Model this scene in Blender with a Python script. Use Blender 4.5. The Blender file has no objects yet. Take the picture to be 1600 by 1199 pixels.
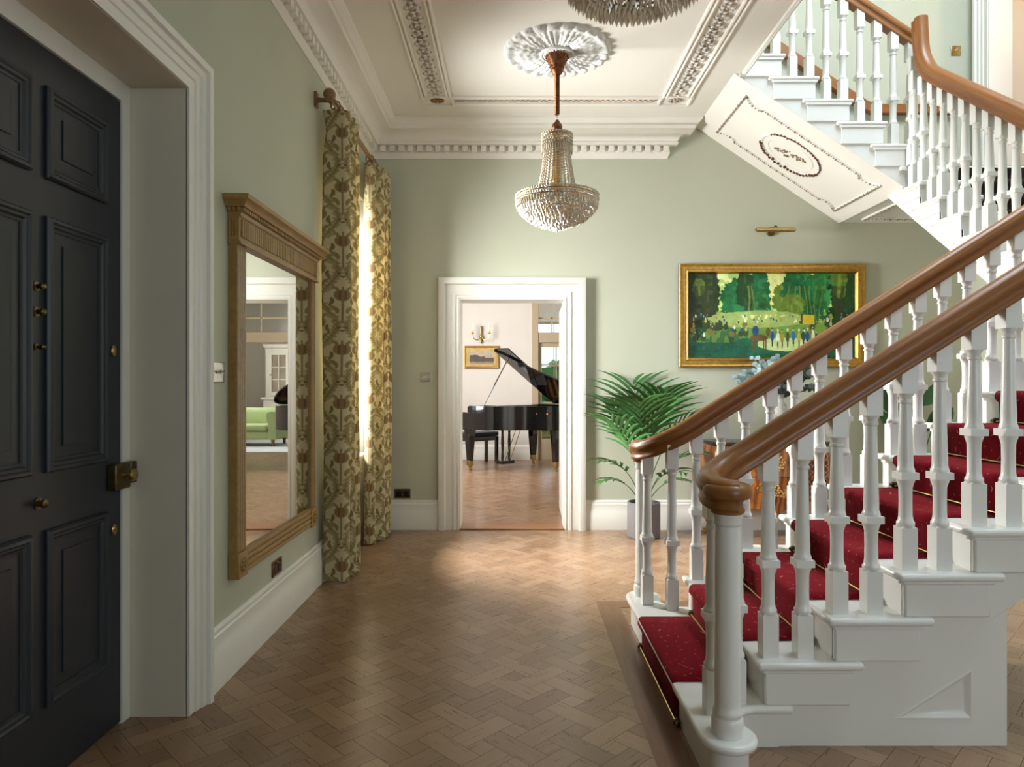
import bpy, bmesh, math, random
import numpy as np
from math import sin, cos, pi, radians, sqrt, atan2
from mathutils import Vector, Matrix

SC = bpy.context.scene
COL = SC.collection
random.seed(7)
RNG = np.random.default_rng(11)

# ------------------------------------------------------------------ camera
H = 1.34
cd = bpy.data.cameras.new('camera'); cam = bpy.data.objects.new('camera', cd); COL.objects.link(cam)
cam.location = (0, 0, H); cam.rotation_euler = (radians(90), 0, 0)
cd.sensor_width = 36; cd.lens = 36 * 1067 / 1600; cd.shift_x = -0.0025; cd.clip_start = .05; cd.clip_end = 200
SC.camera = cam

# ------------------------------------------------------------------ view, world, daylight
SC.view_settings.view_transform = 'Standard'; SC.view_settings.look = 'None'
SC.view_settings.gamma = 1; SC.view_settings.use_curve_mapping = False
SC.view_settings.exposure = 0.16
SC.cycles.max_bounces = 10; SC.cycles.diffuse_bounces = 6; SC.cycles.glossy_bounces = 6
SC.cycles.transmission_bounces = 8; SC.cycles.transparent_max_bounces = 16
SC.cycles.caustics_reflective = False; SC.cycles.caustics_refractive = False
SC.cycles.sample_clamp_indirect = 6
W = bpy.data.worlds.new('sky'); SC.world = W; W.use_nodes = True
W.node_tree.nodes['Background'].inputs[0].default_value = (.72, .85, 1, 1)
W.node_tree.nodes['Background'].inputs[1].default_value = 2.0

def area(name, loc, direction, sx, sy, power, col, spread=180):
    l = bpy.data.lights.new(name, 'AREA'); l.shape = 'RECTANGLE'; l.size = sx; l.size_y = sy
    l.energy = power; l.color = col; l.spread = radians(spread)
    o = bpy.data.objects.new(name, l); COL.objects.link(o); o.location = loc
    o.rotation_euler = Vector(direction).to_track_quat('-Z', 'Z').to_euler()
    return o
area('daylight_hall_window', (-1.95, 5.35, 2.05), (1, -.12, -.40), 1.25, 2.3, 860, (1, .975, .94), 138)
area('daylight_music_room', (-2.75, 9.3, 1.9), (1, 0, -.25), 3.2, 2.2, 330, (1, .97, .945))
area('daylight_living_room', (4.9, 14.5, 1.9), (-1, 0, -.1), 3.0, 2.2, 330, (1, .98, .95))
area('daylight_rear_window', (3.1, -3.3, 2.0), (0, 1, -.05), 1.7, 2.6, 85, (.84, .92, 1))
area('daylight_stair_lantern', (2.9, 2.9, 6.9), (0, 0, -1), 1.9, 3.4, 300, (.82, .915, 1))

# ------------------------------------------------------------------ mesh builder
def vadd(a, b): return (a[0]+b[0], a[1]+b[1], a[2]+b[2])

class MB:
    def __init__(s): s.v = []; s.f = []; s.uv = []; s.c = []
    def add(s, vs, fs, uvs=None, col=None):
        n = len(s.v); s.v += [tuple(p) for p in vs]
        for k, f in enumerate(fs):
            s.f.append([i+n for i in f]); s.uv.append(uvs[k] if uvs else None); s.c.append(col)
        return s
    def box(s, x0, x1, y0, y1, z0, z1):
        vs = [(x, y, z) for z in (z0, z1) for y in (y0, y1) for x in (x0, x1)]
        return s.add(vs, [(0,2,3,1), (4,5,7,6), (0,1,5,4), (2,6,7,3), (0,4,6,2), (1,3,7,5)])
    def prism(s, poly, axis, a, b):
        # poly: 2-D points of the two other axes in order (x,y,z)
        def mk(p, t):
            if axis == 'x': return (t, p[0], p[1])
            if axis == 'y': return (p[0], t, p[1])
            return (p[0], p[1], t)
        n = len(poly)
        vs = [mk(p, a) for p in poly] + [mk(p, b) for p in poly]
        return s.add(vs, [list(range(n))[::-1], list(range(n, 2*n))] + [(i, (i+1) % n, n+(i+1) % n, n+i) for i in range(n)])
    def lathe(s, prof, n=16, c=(0,0,0), sq=None):
        vs = []; fs = []; m = len(prof)
        for r, z in prof:
            for k in range(n):
                a = 2*pi*k/n
                vs.append((c[0]+r*cos(a), c[1]+r*sin(a), c[2]+z))
        for i in range(m-1):
            for k in range(n):
                k2 = (k+1) % n
                fs.append((i*n+k, i*n+k2, (i+1)*n+k2, (i+1)*n+k))
        fs.append(list(range(n))[::-1]); fs.append(list(range((m-1)*n, m*n)))
        return s.add(vs, fs)
    def ball(s, c, r, seg=8, rings=5, sz=1.0):
        pr = [(r*sin(pi*(i+.02)/(rings+.04)), -r*sz*cos(pi*(i+.02)/(rings+.04))) for i in range(rings+1)]
        return s.lathe(pr, seg, c)
    def gem(s, c, r, h):
        # six-sided bipyramid drop
        vs = [(c[0], c[1], c[2]+h*.5)] + [(c[0]+r*cos(k*pi/3), c[1]+r*sin(k*pi/3), c[2]+h*.12) for k in range(6)] + [(c[0], c[1], c[2]-h*.5)]
        fs = [(0, 1+k, 1+(k+1) % 6) for k in range(6)] + [(7, 1+(k+1) % 6, 1+k) for k in range(6)]
        return s.add(vs, fs)
    def tube(s, pts, r, n=8, cap=True):
        P = [Vector(p) for p in pts]; rs = r if isinstance(r, (list, tuple)) else [r]*len(P)
        vs = []; fs = []; uvs = []
        T = [(P[min(i+1, len(P)-1)]-P[max(i-1, 0)]).normalized() for i in range(len(P))]
        u = T[0].orthogonal().normalized(); L = 0
        for i, p in enumerate(P):
            u = (u - T[i]*u.dot(T[i]))
            u = u.normalized() if u.length > 1e-6 else T[i].orthogonal().normalized()
            w = T[i].cross(u)
            for k in range(n):
                a = 2*pi*k/n
                vs.append(p + (u*cos(a)+w*sin(a))*rs[i])
        for i in range(len(P)-1):
            for k in range(n):
                k2 = (k+1) % n
                fs.append((i*n+k, i*n+k2, (i+1)*n+k2, (i+1)*n+k))
        if cap:
            fs.append(list(range(n))[::-1]); fs.append(list(range((len(P)-1)*n, len(P)*n)))
        return s.add(vs, fs)
    def torus(s, c, R, r, axis='z', n=24, m=8):
        vs = []; fs = []
        for i in range(n):
            a = 2*pi*i/n
            for k in range(m):
                b = 2*pi*k/m
                q = ((R+r*cos(b))*cos(a), (R+r*cos(b))*sin(a), r*sin(b))
                if axis == 'x': q = (q[2], q[0], q[1])
                elif axis == 'y': q = (q[0], q[2], q[1])
                vs.append(vadd(c, q))
        for i in range(n):
            for k in range(m):
                fs.append((i*m+k, ((i+1) % n)*m+k, ((i+1) % n)*m+(k+1) % m, i*m+(k+1) % m))
        return s.add(vs, fs)
    def mould(s, path, prof, N, closed=False, side=1):
        # mitred planar sweep: prof (a,b): a to the right of travel (side=1), b along N
        N = Vector(N).normalized(); P = [Vector(p) for p in path]; n = len(P); m = len(prof)
        vs = []; fs = []; uvs = []; L = [0]
        for i in range(1, n+1): L.append(L[-1]+(P[i % n]-P[i-1]).length)
        per = [0]
        for k in range(1, m): per.append(per[-1]+math.hypot(prof[k][0]-prof[k-1][0], prof[k][1]-prof[k-1][1]))
        def d(i, j): return (P[j]-P[i]).normalized()
        for i in range(n):
            if closed or 0 < i < n-1:
                r0 = d((i-1) % n, i).cross(N)*side; r1 = d(i, (i+1) % n).cross(N)*side
            elif i == 0: r0 = r1 = d(0, 1).cross(N)*side
            else: r0 = r1 = d(n-2, n-1).cross(N)*side
            M = (r0+r1)/(1+max(-.9, r0.dot(r1)))
            for a, b in prof: vs.append(P[i]+M*a+N*b)
        for i in range(n if closed else n-1):
            j = (i+1) % n
            for k in range(m-1):
                fs.append((i*m+k, j*m+k, j*m+k+1, i*m+k+1))
                uvs.append([(L[i], per[k]), (L[i+1], per[k]), (L[i+1], per[k+1]), (L[i], per[k+1])])
        if not closed:
            fs.append(list(range(m))); uvs.append(None); fs.append(list(range((n-1)*m, n*m))[::-1]); uvs.append(None)
        return s.add(vs, fs, uvs)
    def rail(s, pts, prof, cap=True, side0=None):
        # sweep with side vector kept horizontal; prof (a,b) a sideways, b up; closed profile
        P = [Vector(p) for p in pts]; n = len(P); m = len(prof); vs = []; fs = []; uvs = []
        sd = Vector(side0) if side0 else None; L = 0
        for i in range(n):
            t = (P[min(i+1, n-1)]-P[max(i-1, 0)]).normalized()
            if side0 is None:
                h = Vector((t.x, t.y, 0))
                if h.length > .25 or sd is None: sd = Vector((h.y, -h.x, 0)).normalized()
            up = sd.cross(t).normalized()
            if i: L += (P[i]-P[i-1]).length
            for a, b in prof: vs.append(P[i]+sd*a+up*b)
            if i:
                for k in range(m):
                    k2 = (k+1) % m
                    fs.append(((i-1)*m+k, i*m+k, i*m+k2, (i-1)*m+k2))
                    l0 = L-(P[i]-P[i-1]).length
                    uvs.append([(l0, k*.02), (L, k*.02), (L, k*.02+.02), (l0, k*.02+.02)])
        if cap:
            fs.append(list(range(m))); uvs.append(None); fs.append(list(range((n-1)*m, n*m))[::-1]); uvs.append(None)
        return s.add(vs, fs, uvs)
    def grid(s, nu, nv, fn, thick=0):
        vs = [fn(i/nu, j/nv) for j in range(nv+1) for i in range(nu+1)]
        fs = []; uvs = []
        for j in range(nv):
            for i in range(nu):
                a = j*(nu+1)+i
                fs.append((a, a+1, a+nu+2, a+nu+1))
                uvs.append([(i/nu, j/nv), ((i+1)/nu, j/nv), ((i+1)/nu, (j+1)/nv), (i/nu, (j+1)/nv)])
        return s.add(vs, fs, uvs)
    def xf(s, M):
        s.v = [tuple(M @ Vector(p)) for p in s.v]; return s
    def join(s, o):
        n = len(s.v); s.v += o.v
        for f, u, c in zip(o.f, o.uv, o.c):
            s.f.append([i+n for i in f]); s.uv.append(u); s.c.append(c)
        return s
    def mesh(s, name, mt, off=(0,0,0), recalc=True, smooth=35):
        bm = bmesh.new()
        vs = [bm.verts.new((p[0]-off[0], p[1]-off[1], p[2]-off[2])) for p in s.v]
        uvl = bm.loops.layers.uv.new('UVMap') if any(u for u in s.uv) else None
        cl = bm.loops.layers.float_color.new('Col') if any(c is not None for c in s.c) else None
        for f, u, c in zip(s.f, s.uv, s.c):
            try: face = bm.faces.new([vs[i] for i in f])
            except ValueError: continue
            if uvl and u:
                for l, q in zip(face.loops, u): l[uvl].uv = q
            if cl and c is not None:
                for l in face.loops: l[cl] = (c[0], c[1], c[2], 1)
        if recalc: bmesh.ops.recalc_face_normals(bm, faces=bm.faces)
        me = bpy.data.meshes.new(name); bm.to_mesh(me); bm.free()
        if mt: me.materials.append(mt)
        me.polygons.foreach_set('use_smooth', [True]*len(me.polygons))
        me.set_sharp_from_angle(angle=radians(smooth))
        return me
    def build(s, name, mt, parent=None, local=False, bevel=0, recalc=True, smooth=35, seg=2):
        off = (0,0,0)
        if parent is not None and not local: off = wloc(parent)
        o = place(s.mesh(name, mt, off, recalc, smooth), name, parent)
        if bevel: add_bevel(o, bevel, seg)
        return o

def wloc(o):
    v = Vector((0,0,0))
    while o is not None: v += Vector(o.location); o = o.parent
    return v
def place(me, name, parent=None, loc=(0,0,0)):
    o = bpy.data.objects.new(name, me); COL.objects.link(o); o.parent = parent; o.location = loc
    return o
def add_bevel(o, w, seg=2):
    m = o.modifiers.new('bevel', 'BEVEL'); m.width = w; m.segments = seg; m.limit_method = 'ANGLE'; m.angle_limit = radians(40)
    m.harden_normals = False
    return o
def tag(o, label, cat, group=None):
    o['label'] = label; o['category'] = cat
    if group: o['group'] = group
    return o
def thing(name, label, cat, loc=(0,0,0), rz=0, group=None):
    o = bpy.data.objects.new(name, None); COL.objects.link(o); o.location = loc; o.rotation_euler = (0,0,rz)
    o.empty_display_size = .1
    return tag(o, label, cat, group)
def struct(o):
    o['kind'] = 'structure'; return o
def copy_tree(o, parent=None):
    c = o.copy(); COL.objects.link(c); c.parent = parent
    for ch in list(o.children): copy_tree(ch, c)
    return c
def smooth_path(pts, n=8):
    P = [Vector(p) for p in pts]; out = []
    for i in range(len(P)-1):
        p0 = P[max(i-1, 0)]; p1 = P[i]; p2 = P[i+1]; p3 = P[min(i+2, len(P)-1)]
        for k in range(n):
            t = k/n
            out.append(.5*((2*p1)+(p2-p0)*t+(2*p0-5*p1+4*p2-p3)*t*t+(3*p1-p0-3*p2+p3)*t*t*t))
    out.append(P[-1]); return out

# ------------------------------------------------------------------ materials
class NT:
    def __init__(s, m): s.t = m.node_tree; s.n = s.t.nodes; s.l = s.t.links
    def node(s, typ, **kw):
        x = s.n.new(typ)
        for k, v in kw.items(): setattr(x, k, v)
        return x
    def link(s, a, b): s.l.new(a, b)
    def math(s, op, a, b=None, c=None):
        x = s.n.new('ShaderNodeMath'); x.operation = op
        for i, v in enumerate((a, b, c)):
            if v is None: continue
            if isinstance(v, (int, float)): x.inputs[i].default_value = v
            else: s.l.new(v, x.inputs[i])
        return x.outputs[0]
    def ramp(s, fac, stops):
        x = s.n.new('ShaderNodeValToRGB'); e = x.color_ramp.elements
        while len(e) < len(stops): e.new(.5)
        for k, (p, c) in enumerate(stops): e[k].position = p; e[k].color = (*c, 1)
        s.l.new(fac, x.inputs[0]); return x.outputs[0]
    def mix(s, fac, a, b, mode='MIX'):
        x = s.n.new('ShaderNodeMix'); x.data_type = 'RGBA'; x.blend_type = mode
        for i, v in ((0, fac), (6, a), (7, b)):
            if isinstance(v, (int, float)): x.inputs[i].default_value = v
            elif isinstance(v, tuple): x.inputs[i].default_value = (*v, 1)
            else: s.l.new(v, x.inputs[i])
        return x.outputs[2]
    def coords(s, kind='Object', scale=(1,1,1)):
        tc = s.n.new('ShaderNodeTexCoord'); mp = s.n.new('ShaderNodeMapping'); mp.inputs['Scale'].default_value = scale
        s.l.new(tc.outputs[kind], mp.inputs[0]); return mp.outputs[0]
    def noise(s, vec, scale, detail=3, rough=.5):
        x = s.n.new('ShaderNodeTexNoise'); x.inputs['Scale'].default_value = scale; x.inputs['Detail'].default_value = detail
        x.inputs['Roughness'].default_value = rough; s.l.new(vec, x.inputs['Vector']); return x.outputs['Fac']
    def bump(s, h, strength, dist=.002):
        x = s.n.new('ShaderNodeBump'); x.inputs['Strength'].default_value = strength; x.inputs['Distance'].default_value = dist
        s.l.new(h, x.inputs['Height']); return x.outputs[0]

def base(name, col=(.8,.8,.8), rough=.5, metal=0, spec=.5, coat=0, trans=0, ior=1.45):
    m = bpy.data.materials.new(name); m.use_nodes = True
    b = m.node_tree.nodes['Principled BSDF']
    b.inputs['Base Color'].default_value = (*col, 1); b.inputs['Roughness'].default_value = rough
    b.inputs['Metallic'].default_value = metal; b.inputs['Specular IOR Level'].default_value = spec
    b.inputs['Coat Weight'].default_value = coat; b.inputs['Coat Roughness'].default_value = .06
    b.inputs['Transmission Weight'].default_value = trans; b.inputs['IOR'].default_value = ior
    return m, b, NT(m)
def paint(name, col, rough=.5, var=.05, bump=.08, scale=60, spec=.4):
    m, b, t = base(name, col, rough, spec=spec)
    v = t.coords('Object')
    n = t.noise(v, 2.5, 4)
    d = tuple(c*(1-var) for c in col); e = tuple(min(1, c*(1+var)) for c in col)
    t.link(t.ramp(n, [(.3, d), (.7, e)]), b.inputs['Base Color'])
    t.link(t.bump(t.noise(v, scale, 2), bump), b.inputs['Normal'])
    return m
def wood(name, c0, c1, rough=.3, kind='UV', scale=(3, 60, 60), coat=.3, bump=.05):
    m, b, t = base(name, c0, rough, coat=coat)
    v = t.coords(kind, scale)
    n = t.noise(v, 1.0, 5, .6)
    n2 = t.noise(t.coords(kind, tuple(x*.22 for x in scale)), 1.0, 2)
    f = t.math('ADD', t.math('MULTIPLY', n, .65), t.math('MULTIPLY', n2, .35))
    t.link(t.ramp(f, [(.3, c0), (.72, c1)]), b.inputs['Base Color'])
    t.link(t.bump(n, bump, .001), b.inputs['Normal'])
    return m
def metal(name, col, rough=.25, var=.2):
    m, b, t = base(name, col, rough, metal=1)
    n = t.noise(t.coords('Object'), 40, 3)
    t.link(t.ramp(n, [(.3, tuple(c*(1-var) for c in col)), (.7, col)]), b.inputs['Base Color'])
    return m

M = {}
M['wall'] = paint('sage_wall_paint', (.47, .487, .388), .62, .02, .06, 90)
M['stairwall'] = M['wall']
M['cream_wall'] = paint('cream_wall_paint', (.67, .63, .57), .65, .02, .05, 90)
M['ceil'] = paint('ceiling_paint', (.76, .73, .67), .7, .015, .04, 90)
M['white'] = paint('white_gloss_paint', (.74, .73, .68), .30, .015, .03, 30, .5)
M['stone_white'] = paint('white_stair_paint', (.74, .735, .70), .28, .015, .03, 30, .5)
M['reveal'] = paint('shaded_reveal_paint', (.64, .59, .49), .5, .02, .03, 40)  # white lining paint darkened to beige, the shade of the reveal put into its colour
M['plaster'] = paint('white_plaster', (.70, .70, .69), .6, .03, .1, 80)
M['tan'] = paint('stone_timber_paint', (.45, .37, .25), .45, .02, .03, 40)
M['door'] = paint('dark_slate_door_paint', (.020, .0235, .032), .38, .1, .04, 25, .45)
M['rail'] = wood('polished_mahogany', (.15, .050, .010), (.33, .128, .030), .38, 'UV', (2.2, 34, 1), .05)
M['pole'] = wood('walnut_pole', (.15, .08, .03), (.25, .14, .055), .4, 'Object', (60, 3, 60), .1)
M['pine'] = wood('gilt_oak', (.235, .135, .038), (.37, .225, .07), .42, 'Object', (50, 14, 50), .1)
M['gold'] = metal('gilt', (.60, .34, .085), .36, .35)
M['oldgold'] = metal('antique_gilt', (.42, .24, .07), .42, .4)
M['brass'] = metal('brass', (.55, .40, .16), .25)
M['brassdark'] = metal('aged_brass', (.20, .15, .065), .38, .4)
M['rope'] = paint('gilded_rope_plaster', (.30, .225, .15), .5, .35, .3, 200)
M['copper'] = metal('bronze_copper', (.27, .115, .055), .5, .5)
M['steel'] = metal('brushed_steel', (.55, .53, .49), .3)
M['bronzed'] = paint('bronzed_plaster', (.44, .36, .27), .5, .35, .3, 200)
M['black'] = base('black_piano_lacquer', (.004, .004, .005), .05, coat=1)[0]
M['blacksat'] = base('black_satin', (.008, .008, .009), .35)[0]
M['ivory'] = base('ivory', (.8, .77, .68), .3)[0]
M['leather'] = paint('dark_navy_leather', (.012, .014, .03), .4, .1, .3, 60)
M['lime'] = paint('pale_green_velvet', (.36, .43, .20), .8, .1, .2, 90)
M['pot'] = paint('grey_concrete', (.17, .155, .155), .7, .12, .3, 60)
M['soil'] = paint('soil', (.03, .02, .014), .95, .3, 1, 90)
M['leaf'] = paint('palm_leaf', (.045, .14, .035), .42, .35, .1, 20)
M['rubber'] = paint('dark_leaf', (.03, .085, .03), .35, .25, .1, 20)
M['stem'] = paint('green_stem', (.14, .19, .06), .6, .2, .1, 40)
M['euc'] = paint('blue_eucalyptus', (.30, .44, .46), .6, .18, .1, 30)
M['eucdark'] = paint('dark_eucalyptus', (.07, .085, .075), .6, .3, .1, 30)
M['twig'] = paint('brown_twig', (.12, .08, .05), .7, .2, .2, 50)
M['white_plastic'] = base('white_plastic', (.75, .74, .70), .35)[0]
M['dark'] = base('dark_recess', (.012, .011, .01), .6)[0]
M['marble'] = paint('dark_marble', (.06, .035, .028), .2, .4, .02, 10)
M['rug'] = paint('pale_grey_rug', (.60, .60, .62), .95, .1, .6, 160)
M['hedge'] = paint('hedge_green', (.07, .20, .06), .8, .4, 1, 8)
M['mirror'] = base('silvered_mirror', (.93, .945, .92), .004, metal=1)[0]
M['cream_paint'] = paint('cream_cupboard_paint', (.66, .62, .52), .5, .02, .03, 40)
M['grey_paper'] = paint('sepia_print', (.33, .26, .19), .8, .3, .05, 12)

def glass_pane():
    m = bpy.data.materials.new('window_glass'); m.use_nodes = True; t = NT(m); t.n.remove(t.n['Principled BSDF'])
    out = t.n['Material Output']; mx = t.node('ShaderNodeMixShader'); tr = t.node('ShaderNodeBsdfTransparent'); gl = t.node('ShaderNodeBsdfGlossy')
    gl.inputs['Roughness'].default_value = .01; fr = t.node('ShaderNodeFresnel'); fr.inputs[0].default_value = 1.3
    tr.inputs[0].default_value = (.97, .98, .98, 1)
    t.link(fr.outputs[0], mx.inputs[0]); t.link(tr.outputs[0], mx.inputs[1]); t.link(gl.outputs[0], mx.inputs[2]); t.link(mx.outputs[0], out.inputs[0])
    return m
M['glass'] = glass_pane()
def crystal(name, col, w=.45):
    m = bpy.data.materials.new(name); m.use_nodes = True; t = NT(m); b = t.n['Principled BSDF']
    b.inputs['Base Color'].default_value = (*col, 1); b.inputs['Roughness'].default_value = .10
    b.inputs['Transmission Weight'].default_value = w; b.inputs['IOR'].default_value = 1.6; b.inputs['Coat Weight'].default_value = .6
    return m
M['crystal'] = crystal('champagne_crystal', (.76, .66, .52), .35)
M['crystal2'] = crystal('smoky_crystal', (.74, .66, .53), .2)

def floor_mat():
    m, b, t = base('oak_parquet', (.2, .1, .05), .33, spec=.45, coat=.12)
    b.inputs['Coat Roughness'].default_value = .25
    vc = t.node('ShaderNodeVertexColor'); vc.layer_name = 'Col'
    sep = t.node('ShaderNodeSeparateColor'); t.link(vc.outputs[0], sep.inputs[0])
    uv = t.coords('UV', (7, 85, 1))
    n = t.noise(uv, 1, 5, .65)
    n2 = t.noise(t.coords('UV', (2.2, 22, 1)), 1, 3)
    f = t.math('ADD', t.math('MULTIPLY_ADD', sep.outputs[0], .38, .06), t.math('ADD', t.math('MULTIPLY', n, .35), t.math('MULTIPLY', n2, .25)))
    t.link(t.ramp(f, [(.22, (.175, .098, .053)), (.5, (.25, .147, .083)), (.85, (.34, .212, .128))]), b.inputs['Base Color'])
    t.link(t.math('MULTIPLY_ADD', n, .22, .19), b.inputs['Roughness'])
    t.link(t.bump(n, .12, .001), b.inputs['Normal'])
    return m
M['floor'] = floor_mat()
M['gap'] = base('dark_joint', (.035, .018, .01), .8)[0]
M['board'] = wood('oak_border', (.13, .062, .032), (.22, .115, .062), .35, 'Object', (60, 5, 60), .1)
M['sill'] = wood('oak_threshold', (.20, .085, .035), (.33, .16, .075), .35, 'Object', (5, 60, 60), .1)

def carpet_mat():
    m, b, t = base('crimson_carpet', (.12, .004, .008), .95, spec=.1)
    b.inputs['Sheen Weight'].default_value = .12; b.inputs['Sheen Roughness'].default_value = .5
    b.inputs['Sheen Tint'].default_value = (.8, .2, .2, 1)
    tc = t.node('ShaderNodeTexCoord'); sp = t.node('ShaderNodeSeparateXYZ'); t.link(tc.outputs['UV'], sp.inputs[0])
    S = .058
    jit = t.node('ShaderNodeTexNoise'); jit.inputs['Scale'].default_value = 16; jit.inputs['Detail'].default_value = 0; t.link(tc.outputs['UV'], jit.inputs['Vector']); js = t.node('ShaderNodeSeparateColor'); t.link(jit.outputs['Color'], js.inputs[0])
    u = t.math('ADD', t.math('DIVIDE', sp.outputs[0], S), t.math('MULTIPLY', js.outputs[0], 1.6)); v = t.math('ADD', t.math('DIVIDE', sp.outputs[1], S), t.math('MULTIPLY', js.outputs[1], 1.6))
    row = t.math('FLOOR', v); u2 = t.math('ADD', u, t.math('MULTIPLY', t.math('MODULO', row, 2), .5))
    fu = t.math('SUBTRACT', t.math('FRACT', u2), .5); fv = t.math('SUBTRACT', t.math('FRACT', v), .5)
    sg = t.math('SUBTRACT', t.math('MULTIPLY', t.math('MODULO', t.math('FLOOR', u2), 2), 2), 1)
    fu2 = t.math('ADD', fu, t.math('MULTIPLY', t.math('MULTIPLY', fv, sg), .7))
    d = t.math('ADD', t.math('POWER', t.math('DIVIDE', fu2, .042), 2), t.math('POWER', t.math('DIVIDE', fv, .085), 2))
    dot = t.math('LESS_THAN', d, 1)
    n = t.noise(t.coords('Object'), 350, 2)
    red = t.ramp(n, [(.3, (.105, .0022, .006)), (.7, (.20, .005, .012))])
    t.link(t.mix(dot, red, (.42, .17, .12)), b.inputs['Base Color'])
    t.link(t.bump(n, .6, .003), b.inputs['Normal'])
    return m
M['carpet'] = carpet_mat()
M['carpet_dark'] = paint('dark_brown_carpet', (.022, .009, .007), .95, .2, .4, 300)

def vcol_mat(name, rough=.7, trans=0, bump=0, coat=0):
    m, b, t = base(name, (.8,.8,.8), rough, spec=.3, coat=coat)
    vc = t.node('ShaderNodeVertexColor'); vc.layer_name = 'Col'
    t.link(vc.outputs[0], b.inputs['Base Color'])
    if bump:
        t.link(t.bump(t.noise(t.coords('Object'), 500, 2), bump, .001), b.inputs['Normal'])
    if trans:
        out = t.n['Material Output']; mx = t.node('ShaderNodeMixShader'); tl = t.node('ShaderNodeBsdfTranslucent')
        t.link(vc.outputs[0], tl.inputs[0]); mx.inputs[0].default_value = trans
        t.link(b.outputs[0], mx.inputs[1]); t.link(tl.outputs[0], mx.inputs[2]); t.link(mx.outputs[0], out.inputs[0])
    return m
M['curtain'] = vcol_mat('printed_linen', .85, .28, .3)
M['canvas'] = vcol_mat('oil_canvas', .35, 0, .25, .15)

def marquetry_mat():
    m, b, t = base('walnut_marquetry', (.3, .1, .03), .22, coat=.6)
    v = t.coords('Object')
    n = t.noise(v, 9, 4)
    wv = t.node('ShaderNodeTexWave'); wv.inputs['Scale'].default_value = 6; wv.inputs['Distortion'].default_value = 5; wv.inputs['Detail'].default_value = 3
    t.link(v, wv.inputs['Vector'])
    t.link(t.ramp(wv.outputs['Fac'], [(.2, (.20, .055, .014)), (.8, (.42, .15, .035))]), b.inputs['Base Color'])
    return m
M['marq'] = marquetry_mat()
M['inlay'] = base('pale_inlay', (.75, .48, .16), .3, coat=.4)[0]
M['lattice'] = None
def lattice_mat():
    m, b, t = base('lattice_marquetry', (.1, .03, .01), .25, coat=.5)
    tc = t.node('ShaderNodeTexCoord'); sp = t.node('ShaderNodeSeparateXYZ'); t.link(tc.outputs['Object'], sp.inputs[0])
    a = t.math('ADD', sp.outputs[0], sp.outputs[2]); c = t.math('SUBTRACT', sp.outputs[0], sp.outputs[2])
    f1 = t.math('ABSOLUTE', t.math('SUBTRACT', t.math('FRACT', t.math('DIVIDE', a, .055)), .5))
    f2 = t.math('ABSOLUTE', t.math('SUBTRACT', t.math('FRACT', t.math('DIVIDE', c, .055)), .5))
    ln = t.math('LESS_THAN', t.math('MINIMUM', f1, f2), .035)
    t.link(t.mix(ln, (.10, .022, .008), (.62, .36, .12)), b.inputs['Base Color'])
    return m
M['lattice'] = lattice_mat()
def vase_mat():
    m, b, t = base('mottled_stoneware', (.4, .4, .38), .7)
    n = t.noise(t.coords('Object'), 14, 6, .65)
    t.link(t.ramp(n, [(.32, (.13, .125, .12)), (.5, (.38, .37, .35)), (.7, (.6, .59, .56))]), b.inputs['Base Color'])
    t.link(t.bump(n, .3), b.inputs['Normal'])
    return m
M['vase'] = vase_mat()

# ------------------------------------------------------------------ room constants
XL = -1.32; YB = 6.27; XR = 4.2; YR = -3.0; ZC = 3.69; ZT = 6.6
LW = XL-.45
PX0, PX1, PY1 = -2.6, 4.7, 12.0       # music room
LY1 = 17.2                            # living room far wall
WH = M['white']; SW = M['stone_white']

# ------------------------------------------------------------------ floors
def clip_poly(poly, x0, x1, y0, y1):
    def cl(P, f, itx):
        out = []
        for i in range(len(P)):
            a, b = P[i], P[(i+1) % len(P)]
            if f(a): out.append(a)
            if f(a) != f(b): out.append(itx(a, b))
        return out
    def ix(v): return lambda a, b: (v, a[1]+(b[1]-a[1])*(v-a[0])/(b[0]-a[0]))
    def iy(v): return lambda a, b: (a[0]+(b[0]-a[0])*(v-a[1])/(b[1]-a[1]), v)
    for f, it in ((lambda p: p[0] >= x0, ix(x0)), (lambda p: p[0] <= x1, ix(x1)), (lambda p: p[1] >= y0, iy(y0)), (lambda p: p[1] <= y1, iy(y1))):
        if len(poly) < 3: return []
        poly = cl(poly, f, it)
    return poly if len(poly) >= 3 else []
def parquet(name, x0, x1, y0, y1):
    p, s, e = .173, .093, .0008
    mb = MB(); c = sqrt(.5)
    us = [(x*c+y*c, -x*c+y*c) for x in (x0, x1) for y in (y0, y1)]
    i0 = int(min(u for u, v in us)/p)-2; i1 = int(max(u for u, v in us)/p)+2
    j0 = int(min(v for u, v in us)/p)-2; j1 = int(max(v for u, v in us)/p)+2
    def board(u0, u1, v0, v1, along_v):
        q = [(u0+e, v0+e), (u1-e, v0+e), (u1-e, v1-e), (u0+e, v1-e)]
        P = clip_poly([((u-v)*c, (u+v)*c) for u, v in q], x0, x1, y0, y1)
        if not P: return
        r = random.random(); ox = random.random()*50; oy = random.random()*50
        uv = []
        for x, y in P:
            u, v = (x+y)*c, (y-x)*c
            uv.append((v+ox, u+oy) if along_v else (u+ox, v+oy))
        mb.add([(x, y, 0) for x, y in P], [tuple(range(len(P)))], [uv], (r, 0, 0))
    for i in range(i0, i1):
        for j in range(j0, j1):
            if (i+j) % 2 == 0: board(i*p, i*p+s, (j-1)*p+s, (j+1)*p, True)
            else: board((i-1)*p+s, (i+1)*p, j*p, j*p+s, False)
            board(i*p+s, (i+1)*p, j*p+s, (j+1)*p, (i*7+j*3) % 2 == 0)
    o = struct(mb.build(name, M['floor'], recalc=False))
    return o
parquet('floor', LW, XR, -1.2, YB+.26)
parquet('floor.001', PX0, PX1, YB+.26, LY1)
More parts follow.
